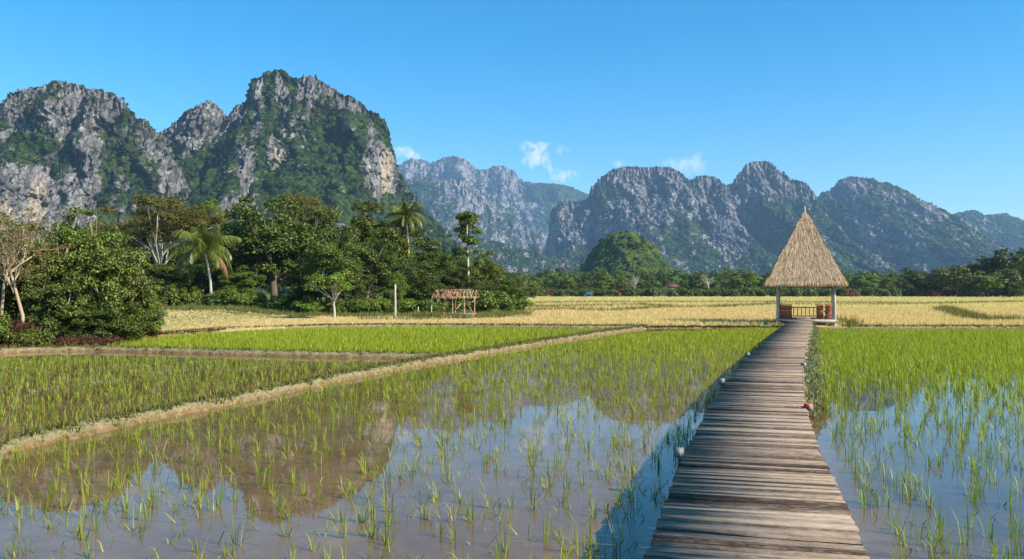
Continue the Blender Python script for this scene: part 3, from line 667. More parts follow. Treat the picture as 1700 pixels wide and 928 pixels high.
# rough verge in front of the wood on the left, reddish scrub strip at the right edge, leaf litter under the near trees
r = np.random.default_rng(51); n = 9000; y = r.uniform(63, 74, n); x = (r.uniform(250, 880, n) - CX) / F * y
kp = fbm(x / 1.6, y / 1.2, 0 * x, 52, 3) + .1 * r.random(n) > -.02; x = x[kp]; y = y[kp]
V, Q, T = blades(np.c_[x, y, ground_z(x, y)], 6, .28 + .5 * np.clip(fbm(x / 2.5, y / 2, 0 * x, 55, 2), 0, 1), .3, .05, .7, 1, 52)
obj('verge_grass', mesh_np('verge_grass', V, Q, T), M['weed'], kind='stuff', label='rough green and brown grass along the foot of the wood')
n = 9000; x = r.uniform(-32, -15.3, n); y = edgeY(x) + r.uniform(.1, 5, n)
V, Q, T = blades(np.c_[x, y, ground_z(x, y)], 4, .10, .25, .035, 1.1, 2, 53, flop=.5)
obj('leaf_litter', mesh_np('leaf_litter', V, Q, T), M['leaf_red'], kind='stuff', label='reddish brown dead leaves and twigs along the left bank')

# ------------------------------------------------------------------ foliage builders
def leaves(clusters, n, size, seed, shell=.75, flat=.35, aspect=2.0, droop=0.0):
    """diamond leaves spread through the outer volume of every cluster (x, y, z, rx, ry, rz)"""
    r = np.random.default_rng(seed); cl = np.asarray(clusters, float); w = (cl[:, 3] * cl[:, 4] * cl[:, 5]) ** (2 / 3); ix = r.choice(len(cl), n, p=w / w.sum())
    d = r.normal(size=(n, 3)); d /= np.linalg.norm(d, axis=1)[:, None]; d[:, 2] = np.where(d[:, 2] < -.35, -d[:, 2] * r.random(n), d[:, 2])
    rad = shell + (1 - shell) * r.random(n) * 1.3; inner = r.random(n) < .25; rad = np.where(inner, r.random(n) * shell, rad)
    P = cl[ix, :3] + d * rad[:, None] * cl[ix, 3:]
    P += .12 * cl[ix, 3:] * np.stack([fbm(P[:, 0] * 1.3, P[:, 1] * 1.3, P[:, 2] * 1.3, seed + k, 2) for k in range(3)], 1) * 3
    nn = d * .8 + r.normal(size=(n, 3)) * .55 + np.array([0, 0, flat]); nn /= np.linalg.norm(nn, axis=1)[:, None]
    a = r.normal(size=(n, 3)); a[:, 2] -= droop; a -= nn * (a * nn).sum(1)[:, None]; a /= np.linalg.norm(a, axis=1)[:, None] + 1e-9; b_ = np.cross(nn, a)
    s = size * r.uniform(.6, 1.35, n)[:, None]
    V = np.stack([P - a * s * .5, P + b_ * s / aspect * .5 + nn * s * .06, P + a * s * .5, P - b_ * s / aspect * .5 + nn * s * .06], 1).reshape(-1, 3)
    return V, np.arange(n * 4).reshape(-1, 4)
def crown_clusters(rx, ry, zc, rz, n, rc, seed, zlo=-.9, top=.0, kmax=1.04):
    r = np.random.default_rng(seed); out = []
    while len(out) < n:
        d = r.normal(size=3); d /= np.linalg.norm(d); k = r.uniform(.3, kmax)
        if d[2] * k < zlo: continue
        s = rc * r.uniform(.45, 1.4) * (1.25 - .45 * k / kmax); taper = 1 - top * max(0, d[2])
        out.append((d[0] * k * rx * taper, d[1] * k * ry * taper, zc + d[2] * k * rz, s, s * r.uniform(.85, 1.1), s * r.uniform(.75, 1.05)))
    return out
def limbs(mb, base_h, clusters, r0, seed, count=9, lean=(0, 0)):
    r = np.random.default_rng(seed)
    th = base_h; tp = np.array([lean[0], lean[1], th])
    mb.tube([(0, 0, -.35), (lean[0] * .15 + .03, lean[1] * .2, th * .33), (lean[0] * .55 - .04, lean[1] * .5 + .03, th * .66), tp], [r0 * 1.25, r0, r0 * .85, r0 * .75], 9, False)
    cs = [clusters[i] for i in r.choice(len(clusters), min(count, len(clusters)), replace=False)]
    for c in cs:
        e = np.array(c[:3]); s = tp - np.array([0, 0, r.uniform(0, .25) * th]); m = (s + e) / 2 + r.normal(size=3) * .08 * np.linalg.norm(e - s) + np.array([0, 0, -.06 * np.linalg.norm(e - s)])
        mb.tube([s, (s + m) / 2 + r.normal(size=3) * .04, m, (m + e) / 2, e], [r0 * .62, r0 * .5, r0 * .38, r0 * .25, r0 * .1], 6)
        for k in range(2):
            e2 = e + r.normal(size=3) * np.array(c[3:]) * .8; mb.tube([m, (m + e2) / 2 + r.normal(size=3) * .05, e2], [r0 * .28, r0 * .18, r0 * .05], 5)
PROTO = {}
def make_tree(key, name, cat, leafm, barkm, rx, ry, zc, rz, ncl, rc, nleaf, lsize, trunk_h, r0, seed, zlo=-.9, top=0., shell=.75, lean=(0, 0), nl=9, extra=None, droop=0., flat=.35, aspect=2.):
    t = thing(name, 'x', cat)
    cl = crown_clusters(rx, ry, zc, rz, ncl, rc, seed, zlo, top)
    if lean != (0, 0): cl = [(c[0] + lean[0], c[1] + lean[1], *c[2:]) for c in cl]
    if extra: cl += extra
    V, Q = leaves(cl, nleaf, lsize, seed, shell, flat, aspect, droop)
    if trunk_h > 0:
        mb = MB(); limbs(mb, trunk_h, cl, r0, seed, nl, lean); obj('trunk', mb.mesh('trunk', True), M[barkm], t)
    obj('crown' if trunk_h > .9 else 'foliage', mesh_np('crown', V, Q), M[leafm], t)
    q = np.percentile(V, [1, 99], axis=0); PROTO[key] = [t, False, max(q[1][0] - q[0][0], q[1][1] - q[0][1]), q[1][2]]
def place(key, px, by, Y, scale, label, group=None, rz=None, z=None):
    """put a plant with its foot at depth Y under picture column px"""
    pr = PROTO[key]; x = (px - CX) / F * Y; zz = ground_z(np.array([x]), np.array([float(Y)]))[0] if z is None else z
    rz = random.uniform(0, 6.28) if rz is None else rz
    if not pr[1]:
        pr[1] = True; t = pr[0]; t.location = (x, Y, zz); t.rotation_euler = (0, 0, rz); t.scale = scale if hasattr(scale, '__len__') else (scale,) * 3
        t['label'] = label
        if group: t['group'] = group
        return t
    return copy_thing(pr[0], (x, Y, zz), rz, scale, label, group)
random.seed(4)
# kinds of tree, each about 10 m tall before scaling
make_tree('dome', 'broadleaf_tree', 'tree', 'leaf_dark', 'bark_dark', 3.6, 3.4, 5.2, 4.3, 60, .88, 26000, 0.22, 3.0, .24, 101)
make_tree('dome2', 'broadleaf_tree', 'tree', 'leaf_mid', 'bark_dark', 3.2, 3.2, 5.4, 4.4, 56, .78, 24000, 0.21, 3.0, .22, 102, top=.25)
make_tree('dome3', 'broadleaf_tree', 'tree', 'leaf_dark', 'bark_dark', 4.2, 3.8, 4.6, 4.2, 66, .85, 28000, 0.20, 2.5, .26, 103, top=.1)
make_tree('spread', 'spreading_tree', 'tree', 'leaf_olive', 'bark_pale', 4.3, 3.8, 7.4, 2.5, 44, .95, 17000, 0.18, 3.8, .14, 104, zlo=-.55, shell=.5, nl=11)
make_tree('light', 'light_green_tree', 'tree', 'leaf_light', 'bark_dark', 3.0, 3.0, 5.6, 3.9, 44, .8, 18000, 0.20, 3.2, .18, 105, shell=.6, top=.2)
make_tree('feather', 'bamboo_clump', 'bamboo', 'leaf_light', 'bark_tan', 2.2, 2.2, 5.4, 4.2, 40, .75, 11000, .34, 3.0, .1, 106, shell=.35, top=.35, droop=1.2, aspect=4.5)
make_tree('small', 'small_tree', 'tree', 'leaf_light', 'bark_pale', 1.8, 1.7, 3.5, 1.1, 22, .55, 3800, .20, 2.2, .10, 107, zlo=-.5)
make_tree('bush', 'bush', 'bush', 'leaf_mid', 'bark_dark', 1.9, 1.7, .9, 1.0, 20, .65, 4500, .20, .6, .08, 108)
make_tree('bush2', 'bush', 'bush', 'leaf_light', 'bark_dark', 2.1, 1.6, .7, .75, 20, .5, 4200, .19, .5, .07, 109)
make_tree('far1', 'distant_tree', 'tree', 'leaf_dark', 'bark_dark', 4.2, 4.0, 4.6, 4.0, 34, 1.3, 3800, .62, 2.5, .25, 110)
make_tree('far2', 'distant_tree', 'tree', 'leaf_mid', 'bark_dark', 3.8, 3.8, 5.0, 4.4, 32, 1.2, 3600, .60, 3.0, .25, 111, top=.2)
make_tree('far3', 'distant_tree', 'tree', 'leaf_light', 'bark_dark', 3.6, 3.6, 4.6, 3.9, 32, 1.1, 3600, .55, 2.5, .22, 112)
make_tree('fbush', 'distant_bush', 'bush', 'leaf_mid', 'bark_dark', 3.4, 2.4, 1.1, 1.3, 22, .9, 1800, .5, .7, .1, 113)
make_tree('fred', 'reddish_bush', 'bush', 'scrub_red', 'bark_dark', 4.0, 2.0, .7, .8, 22, .8, 1800, .45, .5, .08, 114)

# ---- the wood behind the left field: (kind, px, depth, scale xyz factor of 10 m, label)
def S(px_w, top, Y, key):
    """scale so that a crown spans px_w pixels and its top reaches row `top`"""
    hw, hh = PROTO[key][2:4]; h = (HZ - top) / F * Y + H - .3; w = px_w / F * Y; return (w / hw, w / hw * random.uniform(.9, 1.05), h / hh)
def wood(key, px, Y, w, top, label, group='trees of the wood on the left'): return place(key, px, 0, Y, S(w * 1.12, top - 3, Y, key), label, group)
wood('dome', 455, 78, 150, 348, 'massive dense dark green tree right of the coconut palm')
wood('dome3', 520, 84, 120, 352, 'dark leafy tree behind and right of the massive dark tree')
wood('dome2', 600, 88, 110, 350, 'green tree with a rounded top left of the taller palm')
wood('dome', 640, 94, 100, 345, 'dark tree whose top shows just left of the tall palm crown')
wood('dome2', 545, 68, 84, 388, 'dark glossy tree behind the small white trunked tree')
wood('dome3', 610, 74, 100, 395, 'low wide dark tree behind the bare pole')
wood('dome2', 700, 92, 90, 405, 'mid green tree under the taller palm')
wood('dome', 660, 76, 86, 425, 'dense low tree between the bare pole and the broken hut')
wood('dome3', 735, 88, 84, 418, 'dark tree left of the tall slim tree')
wood('feather', 715, 96, 70, 408, 'feathery yellow green bamboo between the tall palm and the slim tree')
wood('feather', 800, 96, 56, 420, 'feathery bamboo right of the tall slim tree')
wood('dome2', 810, 90, 60, 425, 'green tree at the right end of the wood')
wood('light', 770, 90, 60, 430, 'light green tree behind the broken hut')
wood('dome3', 760, 80, 74, 448, 'low dark tree directly behind the roof of the broken hut')
wood('spread', 265, 82, 165, 342, 'spreading olive tree with pale forked branches left of the coconut palm')
wood('spread', 500, 96, 105, 336, 'brownish thin topped tree behind the massive dark tree')
wood('light', 335, 100, 90, 350, 'yellow green tree showing above the coconut palm')
wood('spread', 205, 88, 110, 380, 'smaller olive tree behind the near leafy tree on the left')
wood('light', 160, 90, 90, 385, 'yellowish tree top above the near trees on the left')
wood('dome3', 300, 92, 110, 420, 'dark understorey tree behind the trunk of the coconut palm')
wood('dome', 385, 90, 90, 395, 'dark tree between the coconut palm and the massive tree')
wood('dome2', 240, 76, 90, 438, 'low green tree below the spreading olive tree')
wood('dome3', 330, 84, 80, 445, 'low dark tree in the shade behind the coconut palm')
wood('dome2', 405, 74, 64, 455, 'small dark tree at the foot of the massive tree')
wood('dome3', 580, 69, 70, 455, 'leaning dark tree mass at the foot of the wood, right of the white trunk')
wood('dome', 520, 70, 70, 440, 'low dense tree left of the small white trunked tree')
wood('dome2', 840, 78, 50, 470, 'round bushy tree at the field corner right of the broken hut')
wood('dome3', 700, 77, 60, 462, 'low bushy tree left of the broken hut')
wood('light', 100, 95, 110, 405, 'light tree behind the leafless tree at far left')
wood('dome', 40, 80, 130, 420, 'dark tree filling the gap at the left edge')
for i, px in enumerate(range(190, 860, 38)):
    wood('dome3' if i % 2 else 'dome', px, 104 + (i % 3) * 3, 74, 428 + (i * 7) % 16 + max(0, px - 700) * .16, 'dark low tree at the back of the wood, glimpsed between the nearer trees', 'dark trees at the back of the wood')
for i, (px, Y, w, tp, k, lb) in enumerate([(250, 70, 60, 488, 'bush', 'green bush at the left end of the verge'), (290, 71, 50, 482, 'bush', 'dark bush left of the coconut palm foot'), (322, 72, 40, 486, 'bush2', 'low light bush touching the coconut palm foot'),
        (390, 71, 60, 490, 'bush', 'dark bush between coconut palm and white stake'), (425, 70, 50, 494, 'bush2', 'low green bush right of the white stake'), (470, 69, 66, 492, 'bush', 'bush under the middle of the massive tree'),
        (515, 67.5, 56, 496, 'bush2', 'bright low bush left of the white trunk'), (590, 67.5, 60, 496, 'bush', 'bush right of the white trunk'), (630, 67.5, 50, 494, 'bush2', 'bush left of the bare pole'), (680, 69, 70, 496, 'bush2', 'bright green low bush right of the bare pole'),
        (715, 69, 56, 498, 'bush', 'bright low bush left of the hut posts'), (800, 71, 70, 482, 'bush', 'dense bush just right of the broken hut'), (835, 74, 60, 484, 'bush', 'dense bush at the corner of the field'), (855, 78, 46, 494, 'bush2', 'last low bush of the wood toward the open field')]):
    place(k, px, 0, Y, S(w * 1.15, tp, Y, k), lb, 'bushes along the foot of the wood')

# ---- near trees at the left edge
make_tree('near', 'leafy_tree', 'tree', 'leaf_near', 'bark_tan', 2.3, 2.1, 2.3, 1.95, 90, .46, 30000, .12, 1.2, .09, 201, zlo=-.8, shell=.6, nl=14, aspect=1.7)
make_tree('near2', 'leafy_tree', 'tree', 'leaf_dark', 'bark_tan', 2.2, 1.9, 2.0, 2.0, 80, .46, 24000, .125, 1.1, .08, 202, zlo=-.9, shell=.6, nl=10, aspect=1.7)
make_tree('nearsparse', 'tangled_tree', 'tree', 'leaf_mid', 'bark_tan', 1.9, 1.7, 3.0, 1.8, 60, .38, 9000, .11, 1.6, .06, 203, zlo=-.8, shell=.3, nl=22, aspect=1.7)
make_tree('nearbush', 'dead_leaf_bush', 'bush', 'leaf_red', 'bark_tan', 1.2, 1.0, .5, .55, 18, .38, 5200, .10, .3, .04, 204)
make_tree('nearweed', 'leafy_bush', 'bush', 'leaf_mid', 'bark_tan', 1.2, 1.0, .6, .6, 18, .38, 5200, .11, .3, .04, 205)
gl = 'trees and bushes of the near left corner'
place('near', 170, 0, 32.5, (.88, .85, 1.0), 'leafy green tree with glossy leaves leaning over the left bank', gl, .4)
place('near', 118, 0, 34.5, (.62, .6, 1.22), 'narrow taller leafy tree rising behind the leaning leafy tree', gl, 5.0)
place('near', 232, 0, 33.6, (.42, .42, .52), 'small leafy tree at the outer corner of the near left trees', gl, 1.9)
place('near', 75, 0, 34, (1.0, .8, 1.04), 'green leafy tree behind the slanting bare trunk', gl, 2.2)
place('near2', 205, 0, 33.5, (.75, .8, .80), 'lower dark leafy tree overhanging the paddy corner', gl, 1.4)
place('near2', 105, 0, 31.5, (.8, .6, .72), 'dark shaded tree low on the left bank', gl, 4.4)
place('near2', 190, 0, 31.6, (.62, .55, .52), 'dark low tree added as deep shade at the corner of the left paddy', gl, .7)  # dark foliage added to fill the base of the trees with deep shade
place('near2', 140, 0, 31.2, (.62, .5, .45), 'lowest dark tree, added as shade under the leaning leafy tree', gl, 2.9)  # another dark-leaved filler, standing in for the shade beneath the crowns
place('near', 225, 0, 36, (.6, .6, .66), 'rounded green tree at the right end of the near left trees', gl, 2.9)
place('nearsparse', 70, 0, 32.5, (.9, .9, .98), 'thin twiggy tree just right of the slanting bare trunk', gl, 3.0)
place('nearsparse', 205, 0, 34, (.9, .9, .90), 'thin twiggy tree at the right shoulder of the near left trees', gl, 4.6)
place('near2', 20, 0, 33, (.9, .8, .80), 'dark leafy tree at the left border of the picture', gl, 5.2)
place('near2', -70, 0, 34, (1.0, .9, .98), 'dark leafy tree partly outside the left border', gl, 3.2)
place('nearsparse', 130, 0, 33, (1.1, 1.0, 1.18), 'thin twiggy tree rising above the leafy trees at left', gl, 1.0)
for i, (px, Y, s, k, lb) in enumerate([(20, 29.0, .8, 'nearbush', 'reddish dead leaf bush below the bare trunk'), (65, 28.6, .7, 'nearweed', 'small green bush right of the bare trunk foot'), (110, 28.8, .62, 'nearbush', 'brown bush on the left bank under the leafy tree'), (150, 29.3, .58, 'nearbush', 'brown twiggy bush in the shade of the leafy tree'),
        (-30, 28.0, .9, 'nearweed', 'green bush at the left border'), (228, 34, .8, 'nearbush', 'brown and dark bush at the corner of the paddy'), (205, 32.0, .6, 'nearweed', 'dark green bush next to the paddy corner'), (185, 30.6, .5, 'nearbush', 'small dry bush at the water edge under the trees')]):
    place(k, px, 0, Y, s, lb, gl)

# leafless tree with pinkish dry leaves
def bare_tree(px, Y, hgt, label, name='leafless_tree', seed=1, lean=(-.3, 0), r0=.09, leafn=0, leafm='leaf_dry', barkm='bark_tan', nb=9, group=None, lsize=.11, spread=.42):
    r = np.random.default_rng(seed); x = (px - CX) / F * Y
    t = thing(name, label, 'tree', (x, Y, ground_z(np.array([x]), np.array([float(Y)]))[0]), group=group)
    mb = MB(); ends = []
    top = np.array([lean[0] * hgt, lean[1] * hgt, hgt * .55])
    mb.tube([(0, 0, -.2), (lean[0] * .05, .02, hgt * .2), (lean[0] * hgt * .5, .0, hgt * .38), top], [r0 * 1.25, r0, r0 * .8, r0 * .55], 9, False)
    def grow(p, d, L, rad, k):
        e = p + d * L; m = (p + e) / 2 + r.normal(size=3) * L * .07
        mb.tube([p, m, e], [rad, rad * .8, rad * .55], 6 if k < 2 else 4); ends.append(e)
        if k < 4:
            for _ in range(3 if k < 2 else 2):
                dn = d + r.normal(size=3) * .55; dn[2] += .12; dn /= np.linalg.norm(dn); grow(e if _ else m, dn, L * r.uniform(.55, .8), rad * .55, k + 1)
    for _ in range(nb):
        a = r.uniform(0, 6.28); d = np.array([math.cos(a) * spread * 1.5, math.sin(a) * spread * 1.5, r.uniform(.3, 1)]); d /= np.linalg.norm(d)
        b0 = top * r.uniform(.65, 1.0); grow(b0, d, hgt * .2, r0 * .4, 1)
    obj('trunk', mb.mesh('trunk', True), M[barkm], t)
    if leafn:
        E = np.array(ends); cl = np.c_[E, np.full((len(E), 3), lsize * 2.2)]; V, Q = leaves(cl, leafn, lsize, seed, .2)
        obj('crown', mesh_np('crown', V, Q), M[leafm], t)
    return t
bare_tree(38, 29.6, 5.3, 'leafless tree with a pale slanting trunk and dry tan leaves at left', seed=3, lean=(-.10, 0), r0=.065, leafn=2600, nb=9, lsize=.09, spread=.36)
bare_tree(3, 31, 5.6, 'thin bare tree with upright yellowish twigs at the left border', seed=5, lean=(.03, .05), r0=.06, leafn=1200, leafm='leaf_olive', nb=8, spread=.3)

# slim tall tree, small white-trunk tree, cut pole
def slim_tree():
    Y = 88; x = (777 - CX) / F * Y; t = thing('tall_slim_tree', 'tall slim tree with bare pale trunk and high narrow crown above the wood', 'tree', (x, Y, .3))
    k = Y / F; zt = (HZ - 345) * k + H - .3; zb = (HZ - 405) * k + H - .3
    cl = []; r = np.random.default_rng(6)
    for i in range(26):
        z = r.uniform(zb, zt - .6); w = (1.15 if z > zb + 1.2 else .6); a = r.uniform(0, 6.28); rr = w * math.sqrt(r.random())
        cl.append((rr * math.cos(a), rr * math.sin(a), z, .62, .62, .42))
    cl += [(.9, 0, zb + .2, .45, .45, .3), (.1, 0, zb - 1.2, .4, .4, .3), (-.3, .2, zb - .6, .35, .35, .25)]
    V, Q = leaves(cl, 9000, .26, 7, .5); mb = MB()
    mb.tube([(.1, 0, -.3), (.05, 0, 3), (-.02, 0, 6), (-.08, .03, zb), (-.15, 0, (zb + zt) / 2), (0, 0, zt - .5)], [.2, .16, .13, .11, .08, .03], 8)
    for c in cl[:12]: mb.tube([(-.08, 0, c[2] - .8), (c[0] * .5, c[1] * .5, c[2] - .35), c[:3]], [.05, .035, .012], 5)
    obj('trunk', mb.mesh('trunk', True), M['bark_pale'], t); obj('crown', mesh_np('crown', V, Q), M['leaf_mid'], t)
slim_tree()
place('small', 555, 0, 60, (.92, .92, .74), 'small tree with a crooked white trunk standing alone in the stubble', None, .6)
def cut_tree():
    Y = 63; x = (656 - CX) / F * Y; t = thing('bare_pole', 'straight bare pale pole standing in the stubble before the wood', 'pole', (x, Y, .2))
    mb = MB(); mb.tube([(0, 0, -.2), (.02, 0, 1.0), (0, .01, 2.0), (.01, 0, 2.62)], [.10, .085, .08, .07], 9); obj('shaft', mb.mesh('pole', True), M['bark_pale'], t)
    mb = MB(); mb.tube([(.01, 0, 2.60), (.012, 0, 2.66)], [.078, .07], 9); obj('cap', mb.mesh('cap', True), M['oldwood'], t)
cut_tree()
for (px, Y, hgt, lb) in ((392, 69, .75, 'short white stake in the verge right of the coconut palm'), (716, 66, .8, 'short grey stake left of the broken hut'), (694, 68, .7, 'thin stake between the bare pole and the broken hut')):
    x = (px - CX) / F * Y; mb = MB(); mb.tube([(0, 0, -.2), (.01, 0, hgt * .5), (.03, 0, hgt)], [.06, .05, .045], 7)
    o = obj('stake', mb.mesh('stake', True), M['palewood'], None, label=lb, category='stake', group='stakes at the foot of the wood'); o.location = (x, Y, .25)

# ------------------------------------------------------------------ coconut palms
def frond(L, elev, az, seed, curl=1.0, lw=.05, ll=.75):
    r = np.random.default_rng(seed); n = 16; t = np.linspace(0, 1, n); ang = elev - (t ** 1.3) * curl * 1.35
    ds = L / (n - 1); rr = np.r_[0, np.cumsum(np.cos(ang[:-1]) * ds)]; zz = np.r_[0, np.cumsum(np.sin(ang[:-1]) * ds)]
    ca, sa = math.cos(az), math.sin(az); spine = np.stack([rr * ca, rr * sa, zz], 1)
    V = []; Q = []; k = 0; side = np.array([-sa, ca, 0.]); m = 46
    for i in range(m):
        s = .12 + .88 * i / m; p = np.array([np.interp(s, t, spine[:, j]) for j in range(3)]); q = np.array([np.interp(min(1, s + .04), t, spine[:, j]) for j in range(3)]); tg = (q - p) / (np.linalg.norm(q - p) + 1e-9)
        l = ll * (math.sin(math.pi * (s * .86 + .1)) ** .6) * r.uniform(.85, 1.1)
        for sg in (-1, 1):
            d = side * sg * .75 + tg * .55 + np.array([0, 0, -.45 - .5 * s]) + r.normal(size=3) * .07; d /= np.linalg.norm(d)
            mid = p + d * l * .5; tip = p + d * l * .92 + np.array([0, 0, -.22 * l]); wv = tg * lw
            V += [p - wv * .5, p + wv * .5, mid + wv * .45, mid - wv * .45, tip]; Q += [[k, k + 1, k + 2, k + 3], [k + 3, k + 2, k + 4, k + 4]]; k += 5
    V = np.array(V); Qq = np.array([q for q in Q if q[2] != q[3]]); T = np.array([q[:3] for q in Q if q[2] == q[3]])
    return spine, V, Qq, T
def palm(px, Y, top_px, top_py, L, label, seed, nf=19, group='coconut palms'):
    x = (px - CX) / F * Y; xt = (top_px - CX) / F * Y; zb = ground_z(np.array([x]), np.array([float(Y)]))[0]; zt = (HZ - top_py) * Y / F + H - zb
    t = thing('coconut_palm', label, 'palm', (x, Y, zb), group=group); dx = xt - x
    mb = MB(); mb.tube([(0, 0, -.3), (dx * .08 + .05, 0, zt * .2), (dx * .25 + .08, 0, zt * .45), (dx * .55 + .05, 0, zt * .72), (dx, 0, zt)], [.19, .13, .105, .095, .09], 10); obj('trunk', mb.mesh('trunk', True), M['bark_pale'], t)
    r = np.random.default_rng(seed); c = np.array([dx, 0, zt])
    for i in range(nf):
        young = i < 4; az = i * 2.39996 + r.uniform(-.2, .2); el = r.uniform(1.15, 1.4) if young else 1.05 - 1.45 * (i - 4) / (nf - 5) + r.uniform(-.12, .12)
        LL = L * (r.uniform(.65, .8) if young else r.uniform(.88, 1.08)); sp, V, Q, T = frond(LL, el, az, seed * 100 + i, .55 if young else r.uniform(1.0, 1.4), .06, .30 * L)
        f = MB(); f.tube(sp + c, np.linspace(.045, .008, len(sp)), 5); f.add(V + c, Q, T); dead = i >= nf - 3
        obj('frond', f.mesh('frond'), M['palm_dry' if dead and i % 2 else 'palm'], t)
    for k in range(5):
        a = k * 1.3; f = MB(); pts = []
        me = bpy.data.meshes.new('coconut'); import bmesh; bm = bmesh.new(); bmesh.ops.create_icosphere(bm, subdivisions=2, radius=.14)
        for v in bm.verts: v.co = (v.co.x + dx + .27 * math.cos(a), v.co.y + .27 * math.sin(a), v.co.z * 1.25 + zt - .2)
        bm.to_mesh(me); bm.free(); obj('coconut', me, M['husk'], t)
palm(351, 71.5, 338, 412, 3.75, 'coconut palm with a wide drooping crown and leaning white trunk', 1, 23)
palm(680, 90, 674, 358, 2.75, 'taller coconut palm rising out of the middle of the wood', 2, 20)
wood('light', 655, 69, 42, 455, 'small bright leafy tree directly behind the bare pole')

# ------------------------------------------------------------------ far tree line
r = np.random.default_rng(77); gfar = 'trees of the far tree line'
kinds = ['far1', 'far2', 'far3']
nmx = {'far1': 'dark green', 'far2': 'mid green', 'far3': 'light green'}
specials = [(1228, 300, 56, 452, 'far3', 'yellowish rounded tree in front of the far tree line, left of the hut'), (1112, 300, 34, 468, 'far1', 'dark tree shading the little far house'), (1000, 290, 40, 452, 'far2', 'green tree left of the small round hill foot'),
            (1590, 240, 60, 447, 'far2', 'bright green tree in front of the dark grove at right'), (1655, 260, 80, 424, 'far1', 'tallest dark tree of the grove at the right edge'), (1690, 250, 70, 420, 'far1', 'dark tree cut by the right border'),
            (1622, 265, 60, 440, 'far1', 'dark tree left of the tallest one in the right grove'), (1560, 260, 64, 450, 'far2', 'medium tree at the left end of the right grove'), (1520, 270, 60, 456, 'far1', 'dark low tree between hut and right grove'),
            (1735, 250, 80, 430, 'far1', 'dark tree beyond the right border'), (1675, 235, 60, 452, 'far2', 'green tree at the foot of the dark grove'), (1640, 235, 50, 456, 'far3', 'light leafy tree low in the right grove'),
            (885, 200, 42, 470, 'far2', 'green tree at the left end of the far tree line'), (1430, 290, 50, 458, 'far3', 'light tree just right of the hut roof'), (1465, 300, 40, 462, 'far3', 'pale green tree midway between hut and right grove')]
for (px, Y, w, tp, k, lb) in specials: place(k, px, 0, Y, S(w, tp, Y, k), lb, gfar)
n = 0
for row, (Y, step, tp, jt) in enumerate(((310, 21, 466, 6), (345, 24, 459, 6), (390, 27, 455, 5))):
    px = 846
    while px < 1760:
        k = kinds[int(r.choice(3, p=[.45, .35, .2]))]; w = step * r.uniform(1.5, 2.2); top_ = tp + r.uniform(-jt, jt) + (3 if px > 1250 and px < 1500 else 0) + (4 if px < 900 else 0)
        Yk = Y + r.uniform(-12, 12)
        row_l = ('front', 'middle', 'back')[row]; part_l = 'left of the round hill' if px < 960 else 'below the round hill' if px < 1130 else 'between the round hill and the thatched hut' if px < 1290 else 'right of the thatched hut' if px < 1500 else 'near the right edge'
        place(k, px, 0, Yk, S(w, top_, Yk, k), '%s far tree in the %s row, %s' % (nmx[k], row_l, part_l), 'far trees, ' + row_l + ' row, ' + nmx[k] + ' ' + part_l); px += step * r.uniform(.7, 1.25); n += 1
px = 862
while px < 1770:
    Yk = 262 + r.uniform(-8, 8); red = px > 1545; k = 'fred' if red or r.random() < .12 else 'fbush'
    part_l = 'left of the round hill' if px < 960 else 'below the round hill' if px < 1130 else 'left of the thatched hut' if px < 1290 else 'right of the thatched hut'
    tpx = 484 if px < 1030 else 482
    place(k, px, 0, Yk, S(30 * r.uniform(.8, 1.4), tpx + r.uniform(-2, 3), Yk, k), '%s shrub in the hedge strip at the far field edge, %s' % ('reddish' if k == 'fred' else 'green', part_l), ('reddish ' if k == 'fred' else 'green ') + 'hedge shrubs ' + part_l); px += r.uniform(9, 17)
bare_tree(877, 215, 6.2, 'pale leafless tree at the left end of the far tree line', seed=21, lean=(0, 0), r0=.16, barkm='bark_pale', nb=9)
bare_tree(1053, 280, 8.5, 'pale leafless tree below the small round hill', seed=22, lean=(.05, 0), r0=.2, barkm='bark_pale', nb=9)
bare_tree(1176, 285, 9.5, 'grey leafless tree between the little far house and the thatched hut', seed=23, lean=(0, 0), r0=.2, barkm='bark_pale', nb=8)

# little far house and blue tarp shelter
def house(px, Y, w, h, label, rz=.3):
    x = (px - CX) / F * Y; zb = ground_z(np.array([x]), np.array([float(Y)]))[0]; t = thing('farm_house', label, 'house', (x, Y, zb), rz)
    mb = MB(); mb.box((0, 0, h * .35), (w, w * .8, h * .7)); mb.add([(-w / 2, -w * .4, h * .7), (-w / 2, w * .4, h * .7), (-w / 2, 0, h * .98), (w / 2, -w * .4, h * .7), (w / 2, w * .4, h * .7), (w / 2, 0, h * .98)], None, [[0, 1, 2], [3, 5, 4]])
    obj('wall', mb.mesh('wall'), M['whitewall'], t)
    mb = MB()
    for s in (-1, 1): mb.box((0, s * w * .26, h * .86), (w * 1.15, w * .62, .12), (1, 0, 0), (0, s * .5, .86))
    obj('roof', mb.mesh('roof'), M['redroof'], t)
    mb = MB(); mb.box((w * .18, -w * .4 - .03, h * .3), (w * .2, .06, h * .58)); obj('door', mb.mesh('door'), M['redwood'], t)
house(1114, 276, 3.6, 4.6, 'small red roofed house half hidden in the far trees')
